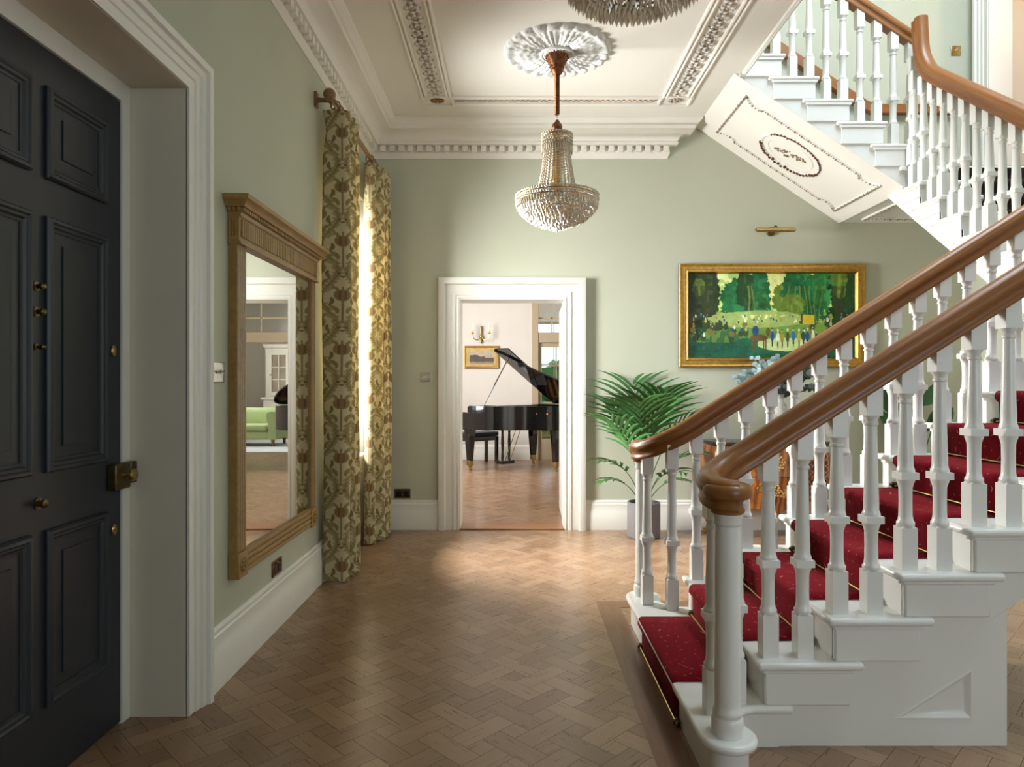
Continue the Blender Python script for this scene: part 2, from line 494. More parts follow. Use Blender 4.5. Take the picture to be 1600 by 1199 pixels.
struct(MB().box(LW-.1, XR+.1, YR-.1, YB+.26, -.06, -.0015).box(PX0-.1, PX1+.1, YB+.26, LY1+.2, -.06, -.0015).build('floor_base', M['gap']))
struct(MB().box(LW, XR, YR, -1.2, -.001, 0).build('floor_rear', M['board']))
struct(MB().box(.50, .632, 2.05, 4.08, 0, .0012).box(.50, 2.4, 4.08, 4.2, 0, .0012).build('floor_border', M['board']))
struct(MB().box(-.505, .46, YB-.03, YB+.25, 0, .014).build('trim_1', M['sill'], bevel=.004))

# ------------------------------------------------------------------ walls
DY0, DY1, DZ = 1.52, 2.76, 2.545        # front door opening
WY0, WY1, WZ0, WZ1 = 4.78, 5.98, .74, 2.95
mb = MB()
mb.box(LW, XL, YR, DY0, 0, ZT).box(LW, XL, DY0, DY1, DZ, ZT).box(LW, XL, DY1, WY0, 0, ZT)
mb.box(LW, XL, WY0, WY1, 0, WZ0-.02).box(LW, XL, WY0, WY1, WZ1, ZT).box(LW, XL, WY1, YB+.25, 0, ZT)
struct(mb.build('wall_left', M['wall']))
OX0, OX1, OZ = -.505, .46, 2.116
mb = MB().box(XL, OX0, YB, YB+.25, 0, ZT).box(OX0, OX1, YB, YB+.25, OZ, ZT).box(OX1, 6.6, YB, YB+.25, 0, ZT)
struct(mb.build('wall_back', M['wall']))
UD0, UD1, UDZ = 5.22, 6.05, 5.3          # upstairs doorway in right wall
mb = MB().box(XR, XR+.2, YR, UD0, 0, ZT).box(XR, XR+.2, UD0, UD1, 0, 2.98).box(XR, XR+.2, UD0, UD1, UDZ, ZT).box(XR, XR+.2, UD1, YB, 0, ZT)
struct(mb.build('wall_right', M['wall']))
mb = MB().box(LW, 2.2, YR-.2, YR, 0, ZT).box(4.0, XR+.2, YR-.2, YR, 0, ZT).box(2.2, 4.0, YR-.2, YR, 0, .7).box(2.2, 4.0, YR-.2, YR, 3.3, ZT)
struct(mb.build('wall_rear', M['wall']))
# ceiling of the hall is the slab under the upper floor; the stairwell rises past it
struct(MB().box(LW, 1.75, YR, YB, ZC, 4.0).build('ceiling', M['ceil']))
struct(MB().box(LW, 1.9, YR, YB, ZT, ZT+.2).box(3.9, XR+.2, YR, YB, ZT, ZT+.2).box(1.9, 3.9, YR, .7, ZT, ZT+.2).box(1.9, 3.9, 4.6, YB, ZT, ZT+.2).build('ceiling.001', M['ceil']))
# stairwell edge trim on the slab
struct(MB().mould([(1.75, YR, ZC), (1.75, 5.17, ZC)], [(0, 0), (0, -.018), (-.012, -.022), (-.02, -.018), (-.03, -.016), (-.035, 0)], (0,0,1)).build('trim_2', WH))

# upstairs room behind the doorway
CW = M['cream_wall']
mb = MB().box(XR+.2, 6.6, YB-.02, YB, 2.98, 5.9).box(6.4, 6.6, 2.5, YB, 2.98, 5.9).box(XR+.2, 6.6, 2.3, 2.5, 2.98, 5.9).box(XR+.2, 6.6, 2.5, YB, 5.9, 6.1)
struct(mb.build('wall_upstairs', CW))
struct(MB().box(XR, 6.6, 2.5, YB, 2.8, 2.98).build('floor_upstairs', M['board']))
l = bpy.data.lights.new('upstairs_lamp', 'POINT'); l.energy = 60; l.color = (1, .74, .48); l.shadow_soft_size = .15
o = bpy.data.objects.new('upstairs_lamp', l); COL.objects.link(o); o.location = (5.6, 4.9, 5.3)
CAS = [(0, 0), (0, .014), (.04, .014), (.045, .022), (.07, .024), (.076, .034), (.10, .036), (.105, .052), (.128, .056), (.136, .05), (.136, 0)]
def scale_prof(pr, k, kb=1): return [(a*k, b*kb) for a, b in pr]
struct(MB().mould([(XR, UD1, 2.98), (XR, UD1, UDZ), (XR, UD0, UDZ), (XR, UD0, 2.98)], scale_prof(CAS, 1.05), (-1,0,0), side=-1).build('trim_3', WH))
struct(MB().box(XR-.004, XR+.204, UD1-.01, UD1+.002, 2.98, UDZ).box(XR-.004, XR+.204, UD0-.002, UD0+.01, 2.98, UDZ).box(XR-.004, XR+.204, UD0, UD1, UDZ-.01, UDZ+.002).build('door_4', WH))

# music room and living room
mb = MB().box(PX0-.2, PX0, YB+.25, 7.6, 0, 3.6).box(PX0-.2, PX0, 10.9, LY1, 0, 3.6).box(PX0-.2, PX0, 7.6, 10.9, 0, .8).box(PX0-.2, PX0, 7.6, 10.9, 3.0, 3.6)
struct(mb.build('wall_music_left', CW))
struct(MB().box(PX0, .30, PY1, PY1+.15, 0, 3.6).box(3.0, PX1, PY1, PY1+.15, 0, 3.6).box(.30, 3.0, PY1, PY1+.15, 2.95, 3.6).build('wall_music_back', CW))
mb = MB().box(PX1, PX1+.2, YB+.25, 13.0, 0, 3.6).box(PX1, PX1+.2, 16.0, LY1, 0, 3.6).box(PX1, PX1+.2, 13.0, 16.0, 0, .8).box(PX1, PX1+.2, 13, 16, 3.0, 3.6)
struct(mb.build('wall_music_right', CW))
struct(MB().box(PX0, -.0, LY1, LY1+.2, 0, 3.6).box(0, 2.0, LY1, LY1+.2, 2.9, 3.6).box(0, 2.0, LY1, LY1+.2, 0, .25).box(2.0, PX1, LY1, LY1+.2, 0, 3.6).build('wall_living_back', CW))
struct(MB().box(PX0-.2, PX1+.2, YB+.25, LY1+.2, 3.6, 3.8).build('ceiling_music', M['ceil']))
struct(MB().box(PX0, XL-.0, YB+.25, YB+.27, 0, 3.6).box(XL, OX0, YB+.25, YB+.262, 0, 3.6).box(OX1, PX1, YB+.25, YB+.262, 0, 3.6).box(OX0, OX1, YB+.25, YB+.262, OZ, 3.6).build('wall_music_front', CW))

# ------------------------------------------------------------------ skirtings
SK = [(0, 0), (.030, 0), (.030, .165), (.024, .175), (.024, .235), (.018, .243), (.018, .258), (.006, .270), (0, .270)]
struct(MB().mould([(XL, DY1+.135, 0), (XL, WY0-.02, 0)], SK, (0,0,1)).mould([(XL, WY1+.02, 0), (XL, YB, 0), (OX0-.19, YB, 0)], SK, (0,0,1)).build('baseboard_left', WH))
struct(MB().mould([(OX1+.19, YB, 0), (XR, YB, 0)], SK, (0,0,1)).build('baseboard_back', WH))
struct(MB().mould([(XL, YR, 0), (XL, DY0-.135, 0)], SK, (0,0,1)).build('baseboard_front', WH))
struct(MB().mould([(XR, YB, 0), (XR, YR, 0)], SK, (0,0,1)).build('baseboard_right', WH))
struct(MB().mould([(PX0, PY1, 0), (.30, PY1, 0)], scale_prof(SK, 1, .95), (0,0,1)).build('baseboard_music', WH))

# ------------------------------------------------------------------ cornice with dentils
CO = [(0, 3.40), (.012, 3.40), (.016, 3.425), (.026, 3.44), (.030, 3.447), (.030, 3.505), (.088, 3.507), (.092, 3.528), (.085, 3.535), (.092, 3.552), (.115, 3.58), (.155, 3.597), (.205, 3.602),
      (.215, 3.606), (.218, 3.635), (.228, 3.638), (.240, 3.652), (.262, 3.668), (.270, 3.676), (.272, ZC)]
mb = MB().mould([(XL, YR, 0), (XL, YB, 0), (1.39, YB, 0), (1.39, YB+.2, 0)], CO+[(0, ZC)], (0,0,1))
y = -1.0
while y < YB-.1:
    mb.box(XL+.028, XL+.072, y, y+.048, 3.452, 3.503); y += .083
x = XL+.1
while x < 1.40:
    mb.box(x, x+.048, YB-.072, YB-.028, 3.452, 3.503); x += .083
struct(mb.build('trim_4', M['ceil']))

# ------------------------------------------------------------------ ceiling bands and their plaster ornament
def rosette_cell(mb, cx, cy, z, r, kind):
    if kind == 0:
        mb.torus((cx, cy, z-.006), r*.62, r*.15, 'z', 12, 5)
        for k in range(6):
            a = k*pi/3; mb.ball((cx+r*.9*cos(a), cy+r*.9*sin(a), z-.005), r*.2, 5, 3, .8)
        mb.ball((cx, cy, z-.006), r*.22, 6, 3, .8)
    else:
        for sgn in (1, -1):
            pts = [(cx-r*1.0+2.0*r*t, cy+sgn*r*.42*sin(pi*t*2), z-.005) for t in [k/8 for k in range(9)]]
            mb.tube(pts, r*.12, 5)
        for k in (-.5, .5): mb.ball((cx+k*r, cy, z-.005), r*.22, 5, 3, .8)
        for k in (-1, 0, 1): mb.ball((cx+k*r*.5, cy+(-1)**k*r*.45, z-.005), r*.14, 5, 3, .8)
bx0, bx1, by1 = -.64, 1.33, 5.66
mb = MB()
FIL = [(-.012, 0), (-.010, -.014), (0, -.018), (.010, -.014), (.012, 0)]
def band_lines(mb, pts, offs):
    for off in offs:
        mb.mould(pts, [(a+off, b) for a, b in FIL], (0,0,1))
for xs in (bx0, bx1):
    band_lines(mb, [(xs, 1.4, ZC), (xs, by1-.075, ZC)], (-.115, -.085, .085, .115))
band_lines(mb, [(bx0+.115, by1, ZC), (bx1-.115, by1, ZC)], (-.075, -.052, .052, .075))
for xs in (bx0, bx1): mb.mould([(xs-.125, by1-.085, ZC), (xs+.125, by1-.085, ZC), (xs+.125, by1+.085, ZC), (xs-.125, by1+.085, ZC)], FIL, (0,0,1), closed=True)
tr = struct(mb.build('trim_5', M['ceil']))
for xs in (bx0, bx1):
    mb = MB(); mw = MB(); y = by1-.15
    while y > 1.5:
        c = MB(); rosette_cell(c, xs, y, ZC, .052, 0); mb.join(c)
        for k in range(6):
            a = k*pi/3+pi/6; mw.ball((xs+.038*cos(a), y+.038*sin(a), ZC-.008), .016, 5, 3, .8)
        y -= .113
    mb.build('ornament_band', M['bronzed'], tr); mw.build('ornament_petals', M['plaster'], tr)
mb = MB(); x = bx0+.19
while x < bx1-.14:
    rosette_cell(mb, x, by1, ZC, .042, 1); x += .088
mb.build('ornament_band', M['bronzed'], tr)
for xs in (bx0, bx1):
    mb = MB(); mb.ball((xs, by1, ZC-.006), .022, 8, 4, .7)
    for k in range(10):
        a = k*pi/5; mb.ball((xs+.045*cos(a), by1+.03*sin(a), ZC-.005), .015, 6, 3, .8)
    mb.build('corner_rosette', M['oldgold'] if xs < 0 else M['bronzed'], tr)

# ------------------------------------------------------------------ casings of the two doorways
mb = MB().mould([(XL, DY1-.016, 0), (XL, DY1-.016, DZ-.015), (XL, DY0+.016, DZ-.015), (XL, DY0+.016, 0)], CAS, (1,0,0), side=1)
struct(mb.build('trim_6', WH, bevel=.002))
CB = [(0, 0), (0, .030), (.012, .034), (.020, .028), (.030, .028), (.034, .036), (.055, .038), (.065, .030), (.125, .030), (.13, .042), (.135, .058), (.165, .060), (.19, .052), (.19, 0)]
mb = MB().mould([(OX0, YB, 0), (OX0, YB, OZ), (OX1, YB, OZ), (OX1, YB, 0)], CB, (0,-1,0), side=-1)
struct(mb.build('trim_7', WH))
struct(MB().box(OX0-.004, OX0+.008, YB-.025, YB+.266, 0, OZ).box(OX1-.008, OX1+.004, YB-.025, YB+.266, 0, OZ).box(OX0-.004, OX1+.004, YB-.025, YB+.266, OZ-.008, OZ+.004).build('door_3', WH))
# open door leaf of the music room
d2 = struct(MB().prism([(.462, YB+.27), (.478, 7.32), (.52, 7.32), (.504, YB+.27)], 'z', .01, OZ-.01).build('door_2', WH, bevel=.003))
for z in (.35, 1.83):
    MB().box(.4575, .463, YB+.262, YB+.31, z-.05, z+.05).build('hinge', M['steel'], d2)
mb = MB()
for z0, z1 in ((.2, .9), (1.05, 1.95)): mb.prism([(.462, 6.68), (.470, 7.2), (.474, 7.2), (.466, 6.68)], 'z', z0, z1)
mb.build('door_panel', WH, d2)

# ------------------------------------------------------------------ front door with its lining
XD = -1.552
d1 = struct(MB().box(XD-.05, XD, DY0+.06, 2.69, .008, 2.45).build('door_1', M['door'], bevel=.003))
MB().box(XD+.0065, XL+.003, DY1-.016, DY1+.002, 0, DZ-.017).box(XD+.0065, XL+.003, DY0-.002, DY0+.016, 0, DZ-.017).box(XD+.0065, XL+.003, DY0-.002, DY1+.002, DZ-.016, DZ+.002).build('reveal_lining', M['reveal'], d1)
lin = MB().box(XD-.06, XD+.006, 2.692, DY1, 0, DZ).box(XD-.06, XD+.006, DY0, DY0+.058, 0, DZ).box(XD-.06, XD+.006, DY0+.058, 2.692, 2.454, DZ)
lin.build('door_frame', WH, d1)
BOL = [(0, 0), (0, .010), (.006, .018), (.016, .020), (.022, .014), (.030, .013), (.036, .006), (.045, .004), (.05, -.012)]
for y0, y1 in ((2.253, 2.588), (1.845, 2.182)):
    for z0, z1 in ((.268, .855), (1.044, 1.893), (2.02, 2.325)):
        p = MB().mould([(XD, y0, z0), (XD, y1, z0), (XD, y1, z1), (XD, y0, z1)], BOL, (1,0,0), closed=True, side=-1)
        a = .085
        p.box(XD-.02, XD+.001, y0+.04, y1-.04, z0+.04, z1-.04)
        p.mould([(XD+.001, y0+a, z0+a), (XD+.001, y1-a, z0+a), (XD+.001, y1-a, z1-a), (XD+.001, y0+a, z1-a)], [(-.03, 0), (-.001, .002), (0, .007), (.004, .007)], (1,0,0), closed=True, side=-1)
        p.box(XD, XD+.0075, y0+a+.002, y1-a-.002, z0+a+.002, z1-a-.002)
        p.build('door_panel', M['door'], d1)
zz = lambda y, px: H+(600-y)/1067*(1.55*1067/(804-px))
# rim lock with its knob
lk = MB().box(XD, XD+.035, 2.60, 2.70, .93, 1.03).build('rim_lock', M['brassdark'], d1, bevel=.004)
MB().box(XD, XD+.035, 2.703, 2.752, .945, 1.03).build('lock_keep', M['brassdark'], d1, bevel=.004)
k = MB().lathe([(.012, 0), (.009, .012), (.009, .02), (.02, .026), (.024, .036), (.02, .045), (.004, .048)], 14); k.xf(Matrix.Translation((XD+.035, 2.655, .985)) @ Matrix.Rotation(pi/2, 4, 'Y'))
k.build('knob', M['brass'], lk)
for px, py, nm, r in ((57, 448, 'bolt_head', .011), (57, 488, 'bolt_head', .011), (57, 543, 'spy_hole', .008), (60, 788, 'door_pull', .014), (178, 549, 'keyhole_cover', .011), (179, 828, 'keyhole_cover', .011)):
    Yp = 1.55*1067/(804-px); z = H+(600-py)/1067*Yp
    k = MB().lathe([(r*1.5, 0), (r*1.5, .004), (r*.7, .006), (r*.6, .014), (r, .018), (r*1.05, .026), (r*.6, .031), (.001, .032)], 12) if 'cover' not in nm else MB().lathe([(r, 0), (r, .004), (r*.7, .006), (.001, .006)], 12)
    if 'cover' in nm: k.box(-.004, .004, -.003, .003, .004, .009); k.torus((0, -.004, .004), r*1.1, .0028, 'z', 14, 6)
    k.xf(Matrix.Translation((XD, Yp, z)) @ Matrix.Rotation(pi/2, 4, 'Y'))
    if 'cover' in nm:
        k2 = [(v[0], v[1], z+(v[2]-z)*1.5) for v in k.v]; k.v = k2
    k.build(nm, M['brass'] if 'cover' in nm else M['brassdark'], d1)

# ------------------------------------------------------------------ hall window
w1 = struct(MB().box(LW+.02, LW+.20, WY0, WY0+.05, WZ0, WZ1).box(LW+.02, LW+.20, WY1-.05, WY1, WZ0, WZ1).box(LW+.02, LW+.2, WY0, WY1, WZ1-.05, WZ1).box(LW+.02, LW+.2, WY0, WY1, WZ0, WZ0+.05).build('window_1', WH, bevel=.004))
MB().box(LW+.2, XL+.05, WY0-.03, WY1+.03, WZ0-.03, WZ0).build('window_sill', WH, w1, bevel=.006)
MB().box(XL-.02, XL+.012, WY0-.0, WY1+.0, .0, WZ0-.03).mould([(XL+.012, WY0+.12, .14), (XL+.012, WY1-.12, .14), (XL+.012, WY1-.12, .6), (XL+.012, WY0+.12, .6)], [(0, 0), (0, .012), (.012, .014), (.025, .004), (.03, 0)], (1,0,0), closed=True, side=-1).build('window_panel', WH, w1)
MB().box(LW+.2, XL+.002, WY0-.002, WY0+.012, WZ0, WZ1).box(LW+.2, XL+.002, WY1-.012, WY1+.002, WZ0, WZ1).box(LW+.2, XL+.002, WY0, WY1, WZ1-.012, WZ1+.002).build('window_lining', WH, w1)
for (z0, z1, xx) in ((WZ0+.05, 1.87, LW+.14), (1.83, WZ1-.05, LW+.08)):
    f = MB().box(xx, xx+.045, WY0+.05, WY0+.10, z0, z1).box(xx, xx+.045, WY1-.10, WY1-.05, z0, z1).box(xx, xx+.045, WY0+.1, WY1-.1, z0, z0+.05).box(xx, xx+.045, WY0+.1, WY1-.1, z1-.045, z1)
    for q in (1, 2): yy = WY0+.1+(WY1-WY0-.2)*q/3; f.box(xx+.01, xx+.035, yy-.011, yy+.011, z0, z1)
    f.box(xx+.01, xx+.035, WY0+.1, WY1-.1, (z0+z1)/2-.011, (z0+z1)/2+.011)
    s_ = f.build('sash', WH, w1)
    MB().box(xx+.02, xx+.024, WY0+.09, WY1-.09, z0+.04, z1-.04).build('pane', M['glass'], s_)

def sash_window(name, x0, x1, y, z0, z1, nx, nz, mt, axis='y', d=.06):
    def bx(m, a0, a1, b0, b1, e=0):
        if axis == 'y': m.box(a0, a1, y+e, y+d-e, b0, b1)
        else: m.box(y+e, y+d-e, a0, a1, b0, b1)
    f = MB(); t = .06
    bx(f, x0, x0+t, z0, z1); bx(f, x1-t, x1, z0, z1); bx(f, x0+t, x1-t, z0, z0+t); bx(f, x0+t, x1-t, z1-t, z1)
    for i in range(1, nx):
        a = x0+t+(x1-x0-2*t)*i/nx; bx(f, a-.012, a+.012, z0+t, z1-t, .012)
    for i in range(1, nz):
        a = z0+t+(z1-z0-2*t)*i/nz; bx(f, x0+t, x1-t, a-.012, a+.012, .012)
    w = struct(f.build(name, mt))
    p = MB(); bx(p, x0+t*.6, x1-t*.6, z0+t*.6, z1-t*.6, d*.47); p.build('pane', M['glass'], w)
    return w
sash_window('window_2', 7.6, 10.9, PX0-.13, .8, 3.0, 4, 4, WH, 'x')
sash_window('window_3', 13.0, 16.0, PX1+.07, .8, 3.0, 4, 4, WH, 'x')
sash_window('window_4', 2.2, 4.0, YR-.13, .7, 3.3, 4, 4, WH)
sash_window('window_5', 0.0, 2.0, LY1+.07, .25, 2.9, 4, 5, M['tan'])
# glazed screen between music room and living room
T = M['tan']
scr = struct(MB().box(.30, .42, PY1-.02, PY1+.17, 0, 2.95).box(2.9, 3.0, PY1-.02, PY1+.17, 0, 2.95).box(.42, 2.9, PY1-.01, PY1+.16, 2.06, 2.24).box(.42, 2.9, PY1, PY1+.15, 2.87, 2.95).build('window_6', T, bevel=.006))
f = MB()
for xx in (.66, .9, 1.4, 1.9, 2.4): f.box(xx-.012, xx+.012, PY1+.04, PY1+.08, 2.24, 2.87)
f.box(.42, 2.9, PY1+.04, PY1+.08, 2.48, 2.505)
f.build('transom_bars', T, scr); MB().box(.42, 2.9, PY1+.058, PY1+.062, 2.24, 2.87).build('pane', M['glass'], scr)
f = MB().box(.42, .48, PY1+.03, PY1+.08, 0, 2.06).box(1.0, 1.06, PY1+.03, PY1+.08, 0, 2.06).box(.48, 1.0, PY1+.03, PY1+.08, 0, .35).box(.48, 1.0, PY1+.03, PY1+.08, 1.98, 2.06).box(.725, .745, PY1+.04, PY1+.07, .35, 1.98)
for k in range(1, 5): z = .35+1.63*k/5; f.box(.48, 1.0, PY1+.04, PY1+.07, z-.011, z+.011)
sd = f.build('side_light', T, scr); MB().box(.47, 1.0, PY1+.053, PY1+.057, .34, 1.99).build('pane', M['glass'], sd)
# hedge outside the living room window
mb = MB(); rr = random.Random(3)
for k in range(420):
    mb.gem((rr.uniform(-1.5, 4.5), LY1+2.3+rr.uniform(0, .7), rr.uniform(.05, 1.9)), rr.uniform(.1, .22), rr.uniform(.2, .4))
mb.box(-1.6, 4.6, LY1+2.5, LY1+3.1, 0, 1.8)
o = mb.build('hedge', M['hedge']); tag(o, 'green hedge outside beyond the glazed garden window', 'hedge'); o['kind'] = 'stuff'
struct(MB().box(-8, 12, LY1+.2, LY1+12, -.1, 0).build('ground', M['hedge']))

# ================================================================== STAIRCASE
R, G = .162, .256
def rx(n): return 1.172+G*(n-3)
YN, YF = 2.474, 3.626                 # nosing ends, near and far
SN, SF = YN+.048, YF-.048               # string faces
L1X = rx(10); L1Z = 10*R
st = thing('staircase', 'white painted lower flight of stairs with bullnose bottom step and triangular spandrel panel', 'staircase', (rx(1), 3.05, 0))
# bottom (curtail) step
def curtail(inset=0.0):
    c0 = Vector((.717, 2.30)); r = .097-inset; pts = []
    near = []
    for k in range(0, 15):
        a = radians(180+ (180+28)*k/14)
        near.append((c0.x+r*cos(a), c0.y+r*sin(a)))
    near += [(.792-inset*.7, 2.395), (.806-inset*.7, 2.438+inset*.3), (.835-inset*.4, 2.472+inset*.8), (.875, 2.487+inset)]
    near[0] = (.717-r, 2.30)
    e = 1.02 if inset == 0 else .974
    near += [(e, 2.487+inset)]
    far = [(x, 6.10-y) for x, y in near][::-1]
    return near+far
MB().prism(curtail(), 'z', R-.032, R).build('tread', SW, st, bevel=.013, seg=3)
MB().prism(curtail(.028), 'z', 0, R-.031).build('riser', SW, st)
for n in range(2, 10):
    x0 = rx(n)-.03; x1 = rx(n+1)
    poly = [(x0, YN), (x1+.10, YN), (x1+.10, SN), (x1+.012, SN), (x1+.012, SF), (x1+.10, SF), (x1+.10, YF), (x0, YF)]
    MB().prism(poly, 'z', n*R-.03, n*R).build('tread', SW, st, bevel=.012, seg=3)
    MB().box(rx(n), rx(n)+.018, SN, SF, (n-1)*R, n*R-.029).box(rx(n)-.012, rx(n), SN-.012, SF+.012, n*R-.044, n*R-.029).build('riser', SW, st)
    for s0, s1 in ((SN-.026, SN), (SF, SF+.026)):
        b = MB().box(rx(n), rx(n+1)+.058, s0, s1, n*R-.165, n*R-.029)
        if s0 < 3: b.box(rx(n)-.012, rx(n+1)+.07, s0-.010, s1, n*R-.044, n*R-.029)
        b.build('step_bracket', SW, st, bevel=.009)
zl = lambda x: .052+.633*(x-1.099)
zig = [(rx(2)+.004, 0)]
for n in range(2, 10): zig += [(rx(n)+.004, n*R-.031), (rx(n+1)+.004, n*R-.031)]
zig += [(L1X, zl(L1X)), (1.017, 0)]
MB().prism(zig, 'y', SN, SN+.03).build('string_board', SW, st)
MB().prism(zig, 'y', SF-.03, SF).build('string_board', SW, st)
# spandrel triangle with sunk panel
def spandrel(y0, y1, front):
    o = [(1.018, 0), (1.82, 0), (1.82, zl(1.82)-.0022)]; i = [(1.40, .100), (1.69, .100), (1.69, .284)]
    m = MB(); d = .001*front
    for k in range(3):
        k2 = (k+1) % 3
        m.prism([o[k], o[k2], i[k2], i[k]], 'y', y0, y1)
    yi = y0 if front > 0 else y1
    m.prism(i, 'y', y0+.014, y1)
    m.mould([(i[0][0], yi, i[0][1]), (i[1][0], yi, i[1][1]), (i[2][0], yi, i[2][1])], [(0, 0), (.004, .003), (.012, -.002), (.022, -.012), (.030, -.014)], (0,-front,0), closed=True, side=-front)
    return m
spandrel(SN+.002, SN+.028, 1).build('spandrel_panel', SW, st)
MB().box(1.80, 1.82, SN+.028, SF-.0, 0, zl(1.82)-.01).build('end_panel', SW, st)
MB().prism([(1.82, zl(1.82)+.008), (L1X, zl(L1X)+.008), (L1X, zl(L1X)+.03), (1.82, zl(1.82)+.03)], 'y', SN+.03, SF-.03).build('soffit', SW, st)
# landing one
MB().box(L1X-.03, XR-.005, YN, 3.60, L1Z-.03, L1Z).box(L1X, XR-.005, SN, 3.62, L1Z-.26, L1Z-.03).build('landing', SW, st, bevel=.006)

# middle flight (rises away along the right wall)
R2, G2 = .17, .23
def ry(k): return 3.57+G2*(k-1)
MX = 2.95
L2Z = L1Z+8*R2
s2 = thing('staircase', 'white painted middle flight of stairs rising away along the right wall behind the handrails', 'staircase', (MX, ry(1), L1Z))
for k in range(1, 8):
    y0 = ry(k)-.03; y1 = ry(k+1); z = L1Z+k*R2
    MB().prism([(MX-.03, y0), (MX-.03, y1+.09), (MX, y1+.09), (MX, y1+.01), (XR-.005, y1+.01), (XR-.005, y0)], 'z', z-.03, z).build('tread', SW, s2, bevel=.012)
    MB().box(MX-.014, MX, ry(k), y1+.03, z-.115, z-.029).box(MX-.024, MX, ry(k)-.012, y1+.042, z-.044, z-.029).build('step_bracket', SW, s2)
for k in range(1, 9):
    MB().box(MX, XR-.005, ry(k), ry(k)+.018, L1Z+(k-1)*R2, L1Z+k*R2-.029).build('riser', SW, s2)
zl2 = lambda y: 2.24+.74*(y-4.625)
zig = [(ry(1), L1Z-.25)]
zig = [(ry(1), max(L1Z-.26, zl2(ry(1))))]
for k in range(1, 8): zig += [(ry(k)+.004, L1Z+k*R2-.031), (ry(k+1)+.004, L1Z+k*R2-.031)]
yq = 4.625+(2.815-2.24)/.74
zig += [(ry(8), L2Z-.03), (yq, L2Z-.03), (yq, 2.815)]
MB().prism(zig, 'x', MX, MX+.03).build('string_board', SW, s2)
MB().prism([(ry(1), zl2(ry(1))+.006), (yq, 2.815+.006), (yq, 2.84), (ry(1), zl2(ry(1))+.03)], 'x', MX+.03, XR-.005).build('soffit', SW, s2)

# upper flight (rises to the left along the back wall) with its landing
FY = 5.17
def fx(k): return 3.04-G*(k-1)
s3 = thing('staircase', 'white upper flight of stairs with decorated plaster soffit climbing left above the painting', 'staircase', (fx(1), FY, L2Z))
MB().box(2.91, XR-.005, 5.14, YB-.002, L2Z-.03, L2Z).box(MX+.031, XR-.005, FY+.031, YB-.002, 2.815, L2Z-.031).build('landing', SW, s3, bevel=.006)
for k in range(1, 7):
    z = L2Z+k*R2; x0 = fx(k)+.03; x1 = fx(k+1) if k < 6 else 1.752
    if k < 6:
        MB().prism([(x0, FY-.03), (x1-.10, FY-.03), (x1-.10, FY), (x1-.01, FY), (x1-.01, YB-.002), (x0, YB-.002)], 'z', z-.03, z).build('tread', SW, s3, bevel=.012)
        MB().box(x1-.058, fx(k), FY-.014, FY, z-.165, z-.029).box(x1-.07, fx(k)+.012, FY-.024, FY, z-.044, z-.029).build('step_bracket', SW, s3)
    MB().box(fx(k)-.018, fx(k), FY, YB-.002, z-R2, z-.029).build('riser', SW, s3)
zl3 = lambda x: 2.815+.672*(2.97-x)
zig = [(2.97, 2.815), (2.97, L2Z-.03), (fx(1), L2Z-.03)]
zig = [(XR-.005, 2.815), (XR-.005, L2Z-.031), (fx(1)-.003, L2Z-.031), (fx(1)-.003, L2Z+R2-.031)]
for k in range(1, 6): zig += [(fx(k+1)-.003, L2Z+k*R2-.031)] + ([(fx(k+1)-.003, L2Z+(k+1)*R2-.031)] if k < 5 else [])
zig += [(1.752, L2Z+5*R2-.03), (1.752, zl3(1.752)), (2.97, 2.815)]
MB().prism(zig, 'y', FY, FY+.03).build('string_board', SW, s3)
cw = M['ceil']
MB().prism([(2.975, 2.811), (1.66, zl3(1.66)-.003), (1.66, zl3(1.66)+.03), (2.975, 2.843)], 'y', FY+.003, YB-.002).build('soffit', cw, s3)
# soffit ornament: scooped frame and wreathed oval, in the soffit plane
n3 = Vector((-.672, 0, -1)).normalized(); es = Vector((-1, 0, .672)).normalized(); et = Vector((0, 1, 0))
def sp(s, t, h=0, org=Vector((2.975, FY, 2.813))): return org+es*s+et*t+n3*h
def scooped(s0, s1, t0, t1, a, b):
    pts = []
    def arc(cx, cy, a0, a1):
        return [(cx+a*cos(radians(a0+(a1-a0)*k/8)), cy+b*sin(radians(a0+(a1-a0)*k/8))) for k in range(9)]
    # a small square shoulder leads into each scooped corner
    pts += [(s0, t0+2*b), (s0, t0+b*.4)][:1]
    pts = []
    pts += [(s0, t0), (s0+a*.0+.02, t0)]
    return pts
def frame_path(s0, s1, t0, t1):
    # rectangle whose long sides bow inwards near the ends (as on the plaster panel)
    P = []
    w = .17; d = .07
    def curve(pa, pb, pc, n=6):
        return [((1-q)**2*pa[0]+2*q*(1-q)*pb[0]+q*q*pc[0], (1-q)**2*pa[1]+2*q*(1-q)*pb[1]+q*q*pc[1]) for q in [k/n for k in range(n+1)]]
    P += curve((s0, t0+.0), (s0+.06, t0+d*1.3), (s0+w, t0+d))
    P += [(s0+w, t0+d*.55), (s1-w, t0+d*.55)]
    P += curve((s1-w, t0+d), (s1-.06, t0+d*1.3), (s1, t0))
    P += curve((s1, t1), (s1-.06, t1-d*1.3), (s1-w, t1-d))
    P += [(s1-w, t1-d*.55), (s0+w, t1-d*.55)]
    P += curve((s0+w, t1-d), (s0+.06, t1-d*1.3), (s0, t1))
    return P
def ornament_line(pts, closed=True):
    a = MB(); b = MB()
    pp = [Vector(p) for p in pts]+([Vector(pts[0])] if closed else [])
    a.tube(pp, .014, 6)
    tot = 0; k = 0
    for i in range(len(pp)-1):
        seg = pp[i+1]-pp[i]; L = seg.length; nb = max(1, int(L/.021))
        for q in range(nb):
            c = pp[i]+seg*((q+.5)/nb); k += 1
            b.ball(c+n3*.011, .008 if k % 3 else .012, 5, 3)
    return a, b
